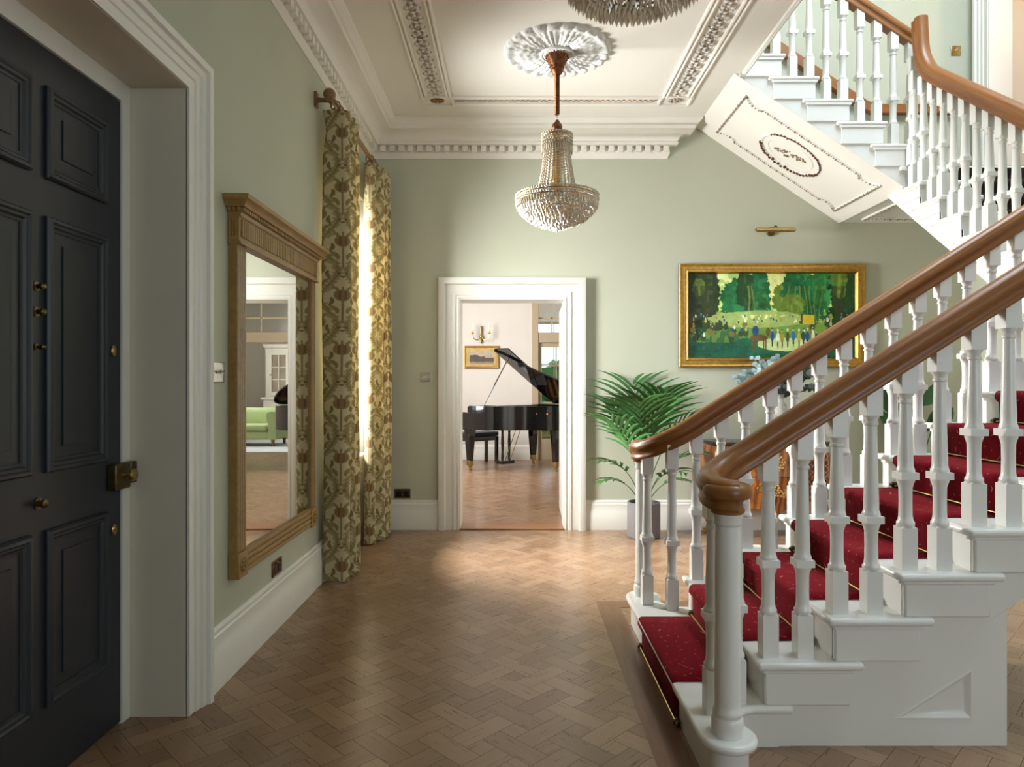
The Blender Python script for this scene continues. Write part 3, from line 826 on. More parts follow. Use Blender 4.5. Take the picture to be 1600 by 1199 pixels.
P = [sp(s, t) for s, t in frame_path(.14, 1.40, .16, .94)]
a, b = ornament_line(P); a.build('panel_moulding', M['plaster'], s3); b.build('panel_beading', M['rope'], s3)
def oval(rs, rt, a0=0, a1=360, n=36, h=0, c=(.80, .55)):
    return [sp(c[0]+rs*cos(radians(a0+(a1-a0)*k/n)), c[1]+rt*sin(radians(a0+(a1-a0)*k/n)), h) for k in range(n+1)]
mb = MB().tube(oval(.27, .225), .013, 6).tube(oval(.21, .165), .007, 6)
mb.build('oval_moulding', M['plaster'], s3)
mb = MB().tube(oval(.275, .23, 20, 330, 46, .006), .006, 5)
for k, p in enumerate(oval(.275, .23, 20, 330, 46, .008)):
    mb.ball(p+Vector((0, random.uniform(-.01, .01), 0)), .017 if k < 24 else .010, 5, 3)
mb.build('oval_wreath', M['copper'], s3)
mb = MB()
for k in range(40):
    q = k/39; w_ = .05*sin(pi*q)+.008
    mb.ball(sp(.80+.13*(q-.5)*2, .55+.09*(q-.5)+random.uniform(-w_, w_), .004), random.uniform(.006, .013), 5, 3)
mb.build('medallion', M['rope'], s3)
n_keep = n3; n3 = Vector((0, 0, -1))
P = [Vector((3.12+s, 5.32+t, 2.813)) for s, t in frame_path(0, .86, 0, .8)]
a, b = ornament_line(P); a.build('panel_moulding', M['plaster'], s3); b.build('panel_beading', M['rope'], s3)
n3 = n_keep

# ------------------------------------------------------------------ balusters
def baluster_mesh(top, btop, slope_mode=0, name='baluster'):
    # base block, ringed shaft with a square knop, tapering upper shaft, square top block
    m = MB(); s = .029
    m.prism([(-s, -s), (s, -s), (s, s), (-s, s)], 'z', 0, .158)
    m.prism([(-s*.8, -s*.8), (s*.8, -s*.8), (s*.8, s*.8), (-s*.8, s*.8)], 'z', .158, .163)
    c = .349
    m.lathe([(.029, .160), (.031, .168), (.031, .176), (.026, .184), (.0235, .20), (.0225, .25), (.0235, c-.045), (.027, c-.03), (.031, c-.020), (.031, c-.012)], 14)
    k = .033
    m.prism([(-k, -k), (k, -k), (k, k), (-k, k)], 'z', c-.013, c+.013)
    m.lathe([(.031, c+.012), (.032, c+.020), (.029, c+.028), (.0265, c+.036), (.0265, c+.06), (.024, c+.14), (.0205, btop-.06), (.020, btop-.038), (.0245, btop-.034), (.0245, btop-.026), (.0205, btop-.022),
             (.0215, btop-.014), (.027, btop-.006), (.030, btop+.001)], 14)
    m.prism([(-s, -s), (s, -s), (s, s), (-s, s)], 'z', btop, top)
    return m.mesh(name, SW)
RAILP = [(-.034, 0), (-.036, .006), (-.036, .014), (-.032, .020), (-.033, .040), (-.038, .044), (-.0425, .052), (-.044, .064), (-.042, .074), (-.0395, .078), (-.039, .082), (-.034, .092), (-.020, .101), (0, .104)]
RAILP = RAILP+[(-a, b) for a, b in RAILP[-2::-1]]
def rail_z(x): return 1.36+.633*(x-1.406)

def lower_balustrade(far):
    yb = (3.553) if far else (2.547)
    my = lambda y: 6.10-y if far else y
    lab = 'far balustrade of the lower flight, white turned balusters under mahogany rail' if far else \
          'near balustrade of the lower flight, rail curling down onto the round newel post in front'
    t = thing('balustrade', lab, 'balustrade', (.717, my(2.30), R))
    me = {}
    for nm, off, bt in (('a', .06, .655), ('b', .188, .735)):
        me[nm] = (off, baluster_mesh(.71+.633*off+.025, bt))
    for n in range(2, 10):
        for nm in 'ab':
            off, m = me[nm]
            o = place(m, 'baluster', t, Vector((rx(n)-.03+off, yb, n*R))-Vector(t.location))
    # two or three balusters follow the curved bottom step
    for x, y, bt, tp in ((.709, 2.447, .695, .80), (.822, 2.535, .735, .86)):
        place(baluster_mesh(tp, bt), 'baluster', t, Vector((x, my(y), R))-Vector(t.location))
    # newel
    nw = MB().lathe([(.052, 0), (.053, .02), (.053, .052), (.049, .060), (.046, .064), (.049, .070), (.049, .080), (.044, .090), (.0425, .11), (.0425, .66), (.040, .70), (.044, .704), (.047, .712), (.046, .728), (.049, .735), (.049, .744)], 28, (.717, my(2.30), R))
    newel = nw.build('newel_post', SW, t)
    cp = MB().lathe([(.050, .742), (.055, .746), (.056, .756), (.052, .762), (.050, .780), (.053, .786), (.060, .792), (.070, .794), (.079, .801), (.082, .815), (.079, .830), (.070, .840), (.05, .846), (.001, .848)], 32, (.717, my(2.30), R))
    cp.uv = [[(v_[0]*1, v_[1]) for v_ in [cp.v[i] for i in f]] for f in cp.f]
    cp.build('newel_cap', M['rail'], newel)
    pts = [(L1X+.10, yb, rail_z(L1X+.02)+.05), (2.6, yb, rail_z(2.6)), (2.0, yb, rail_z(2.0)), (1.5, yb, rail_z(1.5)), (1.2, yb, rail_z(1.2)), (1.03, yb, rail_z(1.03)), (.92, yb, 1.050)]
    curve = [(.83, my(2.537), 1.000), (.755, my(2.505), .962), (.70, my(2.445), .936), (.679, my(2.375), .930), (.681, my(2.318), .922), (.701, my(2.278), .918), (.738, my(2.268), .916)]
    path = smooth_path([pts[-2], pts[-1]]+curve, 6)
    path = [Vector(p) for p in pts[:-2]]+path
    MB().rail(path, RAILP).build('handrail', M['rail'], t, smooth=50)
    return t
lower_balustrade(False); lower_balustrade(True)

# middle flight, left side
t = thing('balustrade', 'middle flight balustrade, its mahogany rail sweeping up in a swan neck', 'balustrade', (MX+.03, ry(1), L1Z))
for off, bt in ((.055, .64), (.17, .715)):
    m = baluster_mesh(.71+.74*off+.02, bt)
    for k in range(1, 8): place(m, 'baluster', t, Vector((MX+.03, ry(k)-.03+off, L1Z+k*R2))-Vector(t.location))
place(baluster_mesh(.80, .68), 'baluster', t, Vector((MX+.03, 5.115, L2Z-.0))-Vector(t.location))
rz2 = lambda y: L2Z+.74*(y-5.15)+.715
path = [Vector((MX+.03, y, rz2(y))) for y in (3.50, 4.0, 4.5, 4.72)]+smooth_path([(MX+.03, 4.83, rz2(4.83)), (MX+.03, 4.93, rz2(4.93)+.012), (MX+.03, 5.00, rz2(5.0)+.06), (MX+.03, 5.045, rz2(5.045)+.14), (MX+.03, 5.065, 3.93), (MX+.03, 5.07, 4.02)], 5)
RP2 = [(a*1.05, b) for a, b in RAILP]
MB().rail(path, RP2, side0=(1, 0, 0)).build('handrail', M['rail'], t, smooth=50)

# upper flight, near side
t = thing('balustrade', 'balustrade of the upper flight above the decorated soffit, white balusters under brown rail', 'balustrade', (fx(1), FY+.03, L2Z))
for off, bt in ((.06, .645), (.188, .725)):
    m = baluster_mesh(.70+.664*off+.05, bt)
    for k in range(1, 6): place(m, 'baluster', t, Vector((fx(k)+.03-off, FY+.03, L2Z+k*R2))-Vector(t.location))
    if off < .1: place(m, 'baluster', t, Vector((fx(6)+.03-off, FY+.03, L2Z+6*R2))-Vector(t.location))
rz3 = lambda x: L2Z+R2+.664*(fx(1)+.03-x)+.72
MB().rail([(3.03, FY+.03, rz3(3.03)), (2.5, FY+.03, rz3(2.5)), (1.5, FY+.03, rz3(1.5))], RAILP).build('handrail', M['rail'], t, smooth=50)
# wall rail along the stair's back wall
t = tag(MB().rail(smooth_path([(3.99, YB-.045, 3.80), (3.6, YB-.045, 3.80), (3.26, YB-.045, 3.80)], 3)+smooth_path([(3.16, YB-.045, 3.845), (2.9, YB-.045, 4.02), (2.4, YB-.045, 4.36), (1.8, YB-.045, 4.77)], 3),
      [(-.03, 0), (.035, 0), (.035, .012), (.022, .02), (.022, .05), (.035, .058), (.035, .078), (-.03, .078)]).build('wall_handrail', M['rail']), 'brown moulded wall rail along the back wall beside the upper flight', 'handrail')

# ------------------------------------------------------------------ stair runners and rods
def runner(name, label, steps, z0, rise, going, x_riser, mapper, w0, w1, mt):
    # profile path in (run, z) going up; nosings rounded
    prof = []
    e = .008
    for k in range(1, steps+1):
        r = x_riser+going*(k-1); z = z0+rise*(k-1)
        nose = r-.03-e; top = z+rise+e
        r_ = r-e if k == 1 or True else r
        prof.append((r-e-.012, z+(.002 if k == 1 else e)))
        prof.append((r-e-.013, top-.060))
        prof.append((nose-.004, top-.040))
        for a in (180, 150, 120, 95): prof.append((nose+.020+.022*cos(radians(a)), top-.022+.022*sin(radians(a))))
    prof.append((x_riser+going*(steps-1)+.9, z0+rise*steps+e))
    vs = []; fs = []; uvs = []; L = [0]
    for i in range(1, len(prof)): L.append(L[-1]+math.dist(prof[i], prof[i-1]))
    nw = 8
    m = MB()
    for i, (a, z) in enumerate(prof):
        for j in range(nw+1):
            vs.append(mapper(a, w0+(w1-w0)*j/nw, z))
    for i in range(len(prof)-1):
        for j in range(nw):
            q = i*(nw+1)+j
            fs.append((q, q+1, q+nw+2, q+nw+1))
            x0 = (w1-w0)*j/nw; x1 = (w1-w0)*(j+1)/nw
            uvs.append([(x0, L[i]), (x1, L[i]), (x1, L[i+1]), (x0, L[i+1])])
    m.add(vs, fs, uvs)
    o = m.build(name, mt, smooth=60)
    sm = o.modifiers.new('pile', 'SOLIDIFY'); sm.thickness = .006; sm.offset = -1
    return tag(o, label, 'stair carpet')
CY0, CY1 = 2.69, 3.43
runner('stair_runner', 'crimson carpet runner with pale flecks on the lower flight of stairs', 10, 0, R, G, rx(1), lambda a, w, z: (a, w, z), CY0, CY1, M['carpet'])
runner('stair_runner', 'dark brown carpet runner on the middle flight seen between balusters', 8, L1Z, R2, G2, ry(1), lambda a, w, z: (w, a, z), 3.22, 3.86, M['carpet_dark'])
ROD = M['brass']
def rod(p0, p1, label, grp, d):
    p0 = Vector(p0); p1 = Vector(p1); t = thing('stair_rod', label, 'stair rod', (p0+p1)/2, group=grp)
    MB().tube([p0, p1], .0055, 8).build('rod', ROD, t)
    for p, sg in ((p0, -1), (p1, 1)):
        ax = (p1-p0).normalized()*sg
        b = MB().ball(p+ax*.012, .009, 8, 5)
        b.tube([p-ax*.014, p-ax*.006], .012, 10).tube([p-ax*.006, p+ax*.005], .008, 8)
        c = p-ax*.010
        q = MB().prism([(-.012, -.010), (.012, -.010), (.012, .010), (.022, .016), (.012, .022), (-.012, .022), (-.022, .016), (-.012, .010)], 'x', 0, .012)
        if abs(ax.y) > .5: q.xf(Matrix.Translation(c+Vector((.002, 0, -.006))))
        else: q.xf(Matrix.Translation(c+Vector((0, .014, -.006))) @ Matrix.Rotation(-pi/2, 4, 'Z'))
        b.join(q).build('rod_bracket', M['brassdark'], t)
ORD = ['', 'on the floor against the bottom step', 'on the lowest tread beside the newel', 'on the second tread from the floor', 'on the third tread from the floor', 'on the fourth tread from the floor',
       'on the fifth tread from the floor', 'on the sixth tread from the floor', 'on the seventh tread from the floor', 'on the eighth tread from the floor', 'on the top tread of the lower flight']
for n in range(1, 11):
    z = (n-1)*R+.0125+(.004 if n > 1 else 0); x = rx(n)-.028
    rod((x, CY0-.025, z), (x, CY1+.025, z), 'thin brass stair rod across the red carpet '+ORD[n], 'brass stair rods on the lower flight', 'y')

# ================================================================== OBJECTS IN THE HALL
# ------------------------------------------------------------------ wall mirror
MX0 = XL; my0, my1 = 3.145, 4.375
t = thing('wall_mirror', 'tall gilt oak framed mirror with fluted cornice hanging beside the front door', 'mirror', (XL, 3.76, .44))
P_ = M['pine']; XF = -1.273
MB().box(XF-.018, XF-.012, my0+.08, my1-.08, .54, 2.02).build('mirror_glass', M['mirror'], t)
def post(y0, y1):
    m = MB().box(XL+.001, XF-.008, y0, y1, .44, 2.0)
    n = 4; w = (y1-y0)/n
    for k in range(n): m.prism([(XF-.008, y0+w*k+.003), (XF, y0+w*k+.007), (XF, y0+w*(k+1)-.007), (XF-.008, y0+w*(k+1)-.003)], 'z', .56, 2.0)
    m.box(XF-.02, XF-.002, y0-.004, y0+.001, .56, 2.0)
    return m
post(my0, my0+.095).build('frame_post', P_, t); post(my1-.095, my1).build('frame_post', P_, t)
m = MB().box(XL+.001, XF-.008, my0+.095, my1-.095, .44, .56)
for k in range(4): m.prism([(XF-.008, .445+k*.027), (XF, .449+k*.027), (XF, .465+k*.027), (XF-.008, .469+k*.027)], 'y', my0+.1, my1-.1) if False else m.box(XF-.008, XF-.001, my0+.1, my1-.1, .447+k*.028, .466+k*.028)
m.build('bottom_rail', P_, t, bevel=.002)
for yc in (my0+.0475, my1-.0475):
    c = MB().box(XL+.001, XF+.006, yc-.052, yc+.052, .435, .555); b = c.build('corner_block', P_, t, bevel=.003)
    r_ = MB()
    for k in range(8):
        a = k*pi/4; r_.ball((XF+.008, yc+.022*cos(a), .495+.022*sin(a)), .010, 6, 4)
    r_.torus((XF+.007, yc, .495), .035, .004, 'x', 20, 6).ball((XF+.010, yc, .495), .010, 8, 4)
    r_.build('rosette', P_, b)
# entablature
m = MB().box(XL+.001, XF+.006, my0-.005, my1+.005, 1.99, 2.115)
k = my0+.03
while k < my1-.02: m.box(XF+.004, XF+.013, k-.009, k+.009, 2.02, 2.10); k += .026
k = XL+.008
while k < XF: m.box(k, k+.008, my0-.012, my0, 2.02, 2.10); k += .014
m.build('fluted_frieze', P_, t)
CR = [(0, 2.115), (.006, 2.115), (.010, 2.128), (.016, 2.130), (.016, 2.148), (.034, 2.150), (.040, 2.160), (.05, 2.172), (.062, 2.18), (.064, 2.20), (0, 2.20)]
m = MB().mould([(XL+.001, my1+.0, 0), (XF+.008, my1+.0, 0), (XF+.008, my0-.0, 0), (XL+.001, my0-.0, 0)], CR, (0,0,1), side=-1)
m.box(XL+.001, XF+.012, my0, my1, 2.11, 2.20)
k = my0-.012
while k < my1+.01: m.box(XF+.022, XF+.034, k, k+.012, 2.131, 2.148); k += .022
k = XL+.01
while k < XF+.02: m.box(k, k+.012, my0-.030, my0-.016, 2.131, 2.148); k += .022
m.box(XL+.001, XF+.016, my0-.010, my1+.01, 1.984, 1.996)
m.build('crown_cornice', P_, t)
m = MB().mould([(XF-.006, my0+.094, .558), (XF-.006, my1-.094, .558), (XF-.006, my1-.094, 2.0), (XF-.006, my0+.094, 2.0)], [(0, 0), (0, .006), (-.012, .004), (-.022, -.006), (-.024, -.008)], (1,0,0), closed=True, side=-1)
m.build('inner_bead', P_, t)

# ------------------------------------------------------------------ curtains and pole
def motif(u, v):
    # u,v in repeats; returns linear colours of a scrolling tulip print
    n = u.shape
    c = np.empty(n+(3,)); c[:] = (.64, .545, .335)
    def put(mask, col):
        c[mask] = col
    olive = (.29, .24, .10); dk = (.22, .19, .08); mid = (.40, .335, .175); red = (.30, .19, .095); rb = (.22, .12, .055)
    for (ou, ov) in ((0, 0), (.5, .5)):
        U = (u+ou+.5) % 1-.5; V = (v+ov) % 1
        # feathered wings filling the lozenge sides
        w = .245+.16*np.cos(2*pi*(V-.5))
        d = np.abs(np.abs(U)-w)
        fe = (d < .085+.03*np.sin(V*2*pi*13+np.abs(U)*40)) & (V > .1) & (V < .92) if ou == 0 else (d < .0)
        put(fe, mid); put(fe & (np.sin(V*2*pi*13+np.abs(U)*46) > .45), olive)
        put((d < .022) & (ou == 0), olive)
    for (ou, ov) in ((0, 0), (.5, .5)):
        U = (u+ou+.5) % 1-.5; V = (v+ov) % 1
        A = np.abs(U)
        # curling leaves from the stem
        for (cx, cy, ang, a, b, col) in ((.13, .30, 62, .17, .05, olive), (.20, .44, 100, .15, .045, dk), (.12, .68, 55, .12, .04, olive), (.22, .16, 35, .13, .05, mid)):
            s, co = sin(radians(ang)), cos(radians(ang))
            x = (A-cx)*1.0; y = (V-cy)*1.9
            p = x*co+y*s; q = -x*s+y*co+1.8*p*p
            put((p/a)**2+(q/b)**2 < 1, col)
        put((A < .016) & (V > .05) & (V < .5), olive)
        # tulip
        x = U; y = (V-.56)*2.1
        bud = (x/.135)**2+(y/.19)**2 < 1
        put(((x/.175)**2+(y/.235)**2 < 1) & (y < .12), olive)
        put(bud, red); put(bud & (np.abs(np.abs(x)-.055) < .014), rb); put(bud & (np.abs(x) < .012), (.40, .22, .09))
        tip = (np.abs(A-.10-.12*(y-.1)) < .025) & (y > .08) & (y < .30); put(tip, olive)
        put((A < .02) & (y > .15) & (y < .34), olive)
        # berries
        put((U/.045)**2+((V-.90)*2.1/.05)**2 < 1, red); put(((A-.07)/.035)**2+((V-.955)*2.1/.04)**2 < 1, rb)
    return c
def grid_mesh(name, X, C, mt):
    nv, nu = X.shape[:2]
    idx = np.arange(nv*nu).reshape(nv, nu)
    q = np.stack([idx[:-1, :-1], idx[:-1, 1:], idx[1:, 1:], idx[1:, :-1]], -1).reshape(-1, 4)
    me = bpy.data.meshes.new(name); me.vertices.add(nv*nu); me.vertices.foreach_set('co', X.astype(np.float32).ravel())
    me.loops.add(q.size); me.loops.foreach_set('vertex_index', q.astype(np.int32).ravel())
    me.polygons.add(len(q)); me.polygons.foreach_set('loop_start', np.arange(0, q.size, 4, dtype=np.int32)); me.polygons.foreach_set('loop_total', np.full(len(q), 4, np.int32))
    me.update(calc_edges=True)
    a = me.color_attributes.new('Col', 'FLOAT_COLOR', 'POINT')
    a.data.foreach_set('color', np.concatenate([C.reshape(-1, 3), np.ones((nv*nu, 1))], 1).astype(np.float32).ravel())
    me.polygons.foreach_set('use_smooth', np.ones(len(q), bool)); me.materials.append(mt); me.validate()
    return me
def curtain(label, plan, z0, z1, phase, ring_ys, hang):
    P = smooth_path([(x, y, 0) for x, y in plan], 10); P = [(p.x, p.y) for p in P]
    d = np.array([0]+[math.dist(P[i], P[i-1]) for i in range(1, len(P))]).cumsum(); P = np.array(P)
    nu = int(d[-1]/.0042); nv = 560
    s = np.linspace(0, d[-1], nu); px = np.interp(s, d, P[:, 0]); py = np.interp(s, d, P[:, 1])
    z = np.linspace(z0, z1, nv); S, Z = np.meshgrid(s, z)
    q = (z1-Z)/(z1-z0)
    cx, cy = px.mean(), py.mean()
    pinch = 1-.16*np.exp(-((q-.045)/.03)**2)
    wob = .008*np.sin(S*21+Z*2.1+phase)*np.clip(q*3, 0, 1)
    X = np.stack([cx+(px[None]-cx)*(pinch*1.0)+wob*.7, cy+(py[None]-cy)*(1-.05*(1-q))+wob, Z], -1)
    C = motif(S/.31+phase, (Z-.1)/.362)
    t = thing('curtain', label, 'curtain', (cx, cy, z0), group=None)
    X = X-np.array([cx, cy, z0])
    o = place(grid_mesh('drape', X, C, M['curtain']), 'drape', t)
    sm = o.modifiers.new('cloth', 'SOLIDIFY'); sm.thickness = .004; sm.offset = 0
    # gathered heading tape and rings
    for yy in ring_ys:
        r_ = MB().torus((hang, yy, 3.205), .031, .005, 'y', 22, 7).torus((hang, yy, 3.165), .006, .002, 'y', 10, 5)
        r_.build('curtain_ring', M['pole'], t)
    return t
xw = XL+.035
nearp = [(xw, 4.575), (xw+.02, 4.56), (xw+.10, 4.553), (-1.13, 4.56), (-1.105, 4.60), (-1.16, 4.64), (-1.185, 4.665), (-1.12, 4.69), (-1.10, 4.72), (-1.16, 4.755), (-1.19, 4.785), (-1.12, 4.81), (-1.10, 4.84), (-1.15, 4.87), (-1.18, 4.90)]
curtain('floral printed curtain nearest the mirror, one flat face turned towards the room', nearp, .015, 3.17, 0.05, (4.58, 4.66, 4.74, 4.82, 4.90), -1.20)
farp = [(-1.25, 5.66), (-1.21, 5.625), (-1.17, 5.63), (-1.15, 5.66), (-1.18, 5.70), (-1.21, 5.73), (-1.13, 5.765), (-1.11, 5.80), (-1.16, 5.84), (-1.19, 5.87), (-1.12, 5.905), (-1.10, 5.94), (-1.15, 5.98), (-1.19, 6.01), (-1.13, 6.045), (-1.10, 6.08), (-1.16, 6.115), (xw, 6.13)]
curtain('floral printed curtain in the corner beyond the bright window', farp, .015, 3.17, .3, (5.66, 5.75, 5.84, 5.93, 6.02, 6.10), -1.20)
t = thing('curtain_pole', 'brown wooden curtain pole with ball finials above the hall window', 'curtain pole', (XL, 5.3, 3.215))
MB().tube([(-1.20, 4.46, 3.215), (-1.20, 6.17, 3.215)], .0175, 14).build('pole', M['pole'], t)
for y, s in ((4.44, -1), (6.19, 1)):
    pr = [(.010, -.05), (.024, -.046), (.024, -.036), (.014, -.032), (.014, -.026)]+[(.041*sin(pi*(k+.6)/9.6), .012-.041*cos(pi*(k+.6)/9.6)) for k in range(10)]
    f = MB().lathe(pr, 18); f.xf(Matrix.Translation((-1.20, y, 3.215)) @ Matrix.Rotation(-s*pi/2, 4, 'X')); f.build('finial', M['pole'], t)
for y in (4.515, 6.125):
    b = MB().box(XL, XL+.018, y-.022, y+.022, 3.165, 3.265).tube([(XL+.015, y, 3.215), (-1.23, y, 3.212), (-1.20, y, 3.197)], [.017, .014, .02], 10)
    b.build('bracket', M['pole'], t)

# ------------------------------------------------------------------ ceiling rose and chandeliers
CX, CYC = .30, 4.82
t = thing('ceiling_rose', 'large white acanthus plaster rose on the ceiling around the hanging chandelier', 'ceiling rose', (CX, CYC, ZC))
nr, na = 26, 288
def rose(u, v):
    a = 2*pi*u; q = v
    r = .37*q*(1+.022*max(0, q-.8)/.2*abs(sin(12*a)))
    lobe = abs(sin(6*a)); leaf = abs(sin(12*a)); fine = sin(48*a)
    h = .010
    if q < .30: h = .042-.03*((q-.15)/.15)**2*.5+.004*leaf
    elif q < .86:
        w = (q-.30)/.56
        h = .016+.024*lobe**.6*sin(pi*min(1, w*1.05))**.7+.006*fine*lobe+.005*sin(w*26+3*lobe)
    else:
        w = (q-.86)/.14
        h = .014+.022*sqrt(max(0, 1-(2*w-1)**2))*leaf**.5
    if q > .985: h = 0
    return (CX+r*cos(a), CYC+r*sin(a), ZC-h)
MB().grid(na, nr, rose).build('acanthus_disc', M['plaster'], t, recalc=False, smooth=80)
b = MB()
for k in range(24):
    a = 2*pi*(k+.5)/24; b.ball((CX+.352*cos(a), CYC+.352*sin(a), ZC-.018), .024, 8, 4, .7)
b.torus((CX, CYC, ZC-.03), .112, .012, 'z', 40, 6)
b.build('beaded_rim', M['plaster'], t)

t = thing('chandelier', 'tall crystal basket chandelier hanging from the white ceiling rose by a copper rod', 'chandelier', (CX, CYC, 2.41))
zc = lambda py: H+(600-py)/221.4
c0 = (CX, CYC, 0)
m = MB().lathe([(.088, zc(78)), (.092, zc(82)), (.084, zc(88)), (.070, zc(95)), (.050, zc(104)), (.040, zc(108)), (.044, zc(111)), (.036, zc(115)), (.020, zc(118))], 28, c0)
for i in range(6):
    zz_ = zc(82+i*4.6); rr_ = [.093, .084, .074, .061, .05, .043][i]
    for k in range(16-i): a = 2*pi*(k+.5*i)/(16-i); m.ball((CX+rr_*cos(a), CYC+rr_*sin(a), zz_), .012, 5, 3)
m.build('canopy', M['copper'], t)
m = MB().lathe([(.015, zc(180)), (.015, zc(116))], 12, c0)
for k in range(26): m.torus((CX, CYC, zc(119+k*2.35)), .016, .0042, 'z', 12, 5)
m.build('rod', M['copper'], t)
MB().torus((CX, CYC, zc(185)), .014, .0035, 'x', 16, 6).torus((CX, CYC, zc(190)), .012, .0035, 'y', 16, 6).build('hook', M['steel'], t)
m = MB().ball((CX, CYC, zc(199)), .037, 20, 12); m.lathe([(.012, zc(193)), (.020, zc(191)), (.008, zc(189))], 12, c0).lathe([(.05, zc(208)), (.04, zc(205)), (.025, zc(203))], 16, c0)
m.build('ball_finial', M['copper'], t)
CRY = M['crystal']; GLD = M['gold']
m = MB().torus((CX, CYC, zc(214)), .100, .005, 'z', 36, 6).torus((CX, CYC, zc(227)), .102, .006, 'z', 36, 6)
for k in range(6):
    a = k*pi/3; m.tube([(CX, CYC, zc(220)), (CX+.1*cos(a), CYC+.1*sin(a), zc(214))], .004, 5); m.tube([(CX+.1*cos(a), CYC+.1*sin(a), zc(220)), (CX+.1*cos(a), CYC+.1*sin(a), zc(227))], .004, 5)
m.build('crown_frame', GLD, t)
m = MB()
for j, (z, r) in enumerate(((zc(212), .106), (zc(217), .106), (zc(222), .106), (zc(227), .107))):
    for k in range(34): a = 2*pi*(k+.5*(j % 2))/34; m.ball((CX+r*cos(a), CYC+r*sin(a), z), .0095, 6, 4)
m.build('crown_beads', CRY, t)
m = MB()
for k in range(40): a = 2*pi*k/40; m.gem((CX+.107*cos(a), CYC+.107*sin(a), zc(236)), .0078, .066)
m.build('crown_fringe', CRY, t)
MB().lathe([(.032, zc(305)), (.03, zc(225)), (.024, zc(210))], 14, c0).torus((CX, CYC, zc(262)), .033, .006, 'z', 20, 6).torus((CX, CYC, zc(285)), .035, .006, 'z', 20, 6).build('gilt_column', GLD, t)
SN_ = 26
bead = MB().ball((0, 0, 0), .0088, 6, 4)
prof_s = [(.090, zc(228)), (.092, zc(244)), (.104, zc(266)), (.120, zc(285)), (.142, zc(302)), (.160, zc(310))]
pp = smooth_path([(r, 0, z) for r, z in prof_s], 6)
dd = np.array([0]+[(pp[i]-pp[i-1]).length for i in range(1, len(pp))]).cumsum()
sb = MB()
for q in np.arange(.008, dd[-1], .0195):
    r = np.interp(q, dd, [p.x for p in pp]); z = np.interp(q, dd, [p.z for p in pp])
    sb.ball((r, 0, z-2.41), .0092, 6, 4)
sme = sb.mesh('crystal_strand', CRY)
for k in range(SN_):
    o = place(sme, 'crystal_strand', t); o.rotation_euler = (0, 0, 2*pi*k/SN_)
m = MB()
for z, r in ((zc(310), .283), (zc(317), .284)): m.torus((CX, CYC, z), r, .004, 'z', 64, 6)
for k in range(8): a = k*pi/4; m.tube([(CX+.03*cos(a), CYC+.03*sin(a), zc(313)), (CX+.283*cos(a), CYC+.283*sin(a), zc(314))], .004, 5)
m.build('rim_ring', GLD, t)
m = MB()
for j, z in enumerate((zc(307), zc(313.5))):
    for k in range(92): a = 2*pi*(k+.5*j)/92; m.ball((CX+.288*cos(a), CYC+.288*sin(a), z), .0098, 6, 4)
m.build('rim_beads', CRY, t)
m = MB()
for k in range(80): a = 2*pi*k/80; m.gem((CX+.285*cos(a), CYC+.285*sin(a), zc(322)), .0092, .060)
m.build('rim_fringe', CRY, t)
for r, z, h, n in ((.268, zc(328), .050, 62), (.246, zc(334), .048, 56), (.220, zc(339.5), .046, 50), (.192, zc(344), .044, 44), (.160, zc(347.5), .042, 37), (.126, zc(350.5), .040, 29), (.092, zc(353), .038, 21), (.058, zc(355.5), .036, 13), (.028, zc(358), .036, 7)):
    m = MB()
    for k in range(n): a = 2*pi*(k+random.uniform(.1, .5))/n; m.gem((CX+r*cos(a), CYC+r*sin(a), z+random.uniform(-.004, .004)), .0105, h)
    for k in range(n): a = 2*pi*(k+.8)/n; m.ball((CX+(r+.010)*cos(a), CYC+(r+.010)*sin(a), z+.022), .0085, 6, 4)
    m.build('drop_tier', CRY, t)
m = MB()
for k in range(6): a = k*pi/3; m.torus((CX+.085*cos(a), CYC+.085*sin(a), zc(333)), .03, .005, 'y', 14, 5)
m.torus((CX, CYC, zc(325)), .11, .005, 'z', 30, 5).torus((CX, CYC, zc(338)), .10, .005, 'z', 30, 5)
m.build('lamp_cage', GLD, t)
MB().ball((CX, CYC, zc(359)), .016, 10, 6).gem((CX, CYC, zc(362)), .012, .04).build('finial_drop', CRY, t)

DX, DYc = .61, 3.43
t = thing('chandelier', 'wide crystal leaf ceiling light close under the ceiling at the top edge', 'chandelier', (DX, DYc, 3.28))
MB().lathe([(.16, ZC), (.16, ZC-.02), (.04, ZC-.035), (.022, ZC-.06), (.022, 3.40), (.20, 3.395), (.20, 3.385), (.001, 3.38)], 30, (DX, DYc, 0)).build('stem_plate', M['brassdark'], t)
m = MB()
for r, z in ((.335, 3.39), (.27, 3.385), (.2, 3.38), (.13, 3.375)): m.torus((DX, DYc, z), r, .006, 'z', 60, 6)
for k in range(8): a = k*pi/4; m.tube([(DX, DYc, 3.385), (DX+.335*cos(a), DYc+.335*sin(a), 3.39)], .005, 6)
m.build('frame', M['brassdark'], t)
def leafgem(m, c, ax, w, h, tw, rr):
    # flat pointed crystal leaf hanging from c
    ca, sa = cos(ax+tw), sin(ax+tw)
    def q(x, y, z): return (c[0]+x*ca-y*sa, c[1]+x*sa+y*ca, c[2]+z)
    d = .006
    vs = [q(0, 0, 0), q(-d, w*.5, -h*.4), q(-d, -w*.5, -h*.4), q(0, 0, -h), q(d*1.5, 0, -h*.45), q(-d*2.5, 0, -h*.45)]
    m.add(vs, [(0, 4, 1), (0, 2, 4), (3, 1, 4), (3, 4, 2), (0, 1, 5), (0, 5, 2), (3, 5, 1), (3, 2, 5)])
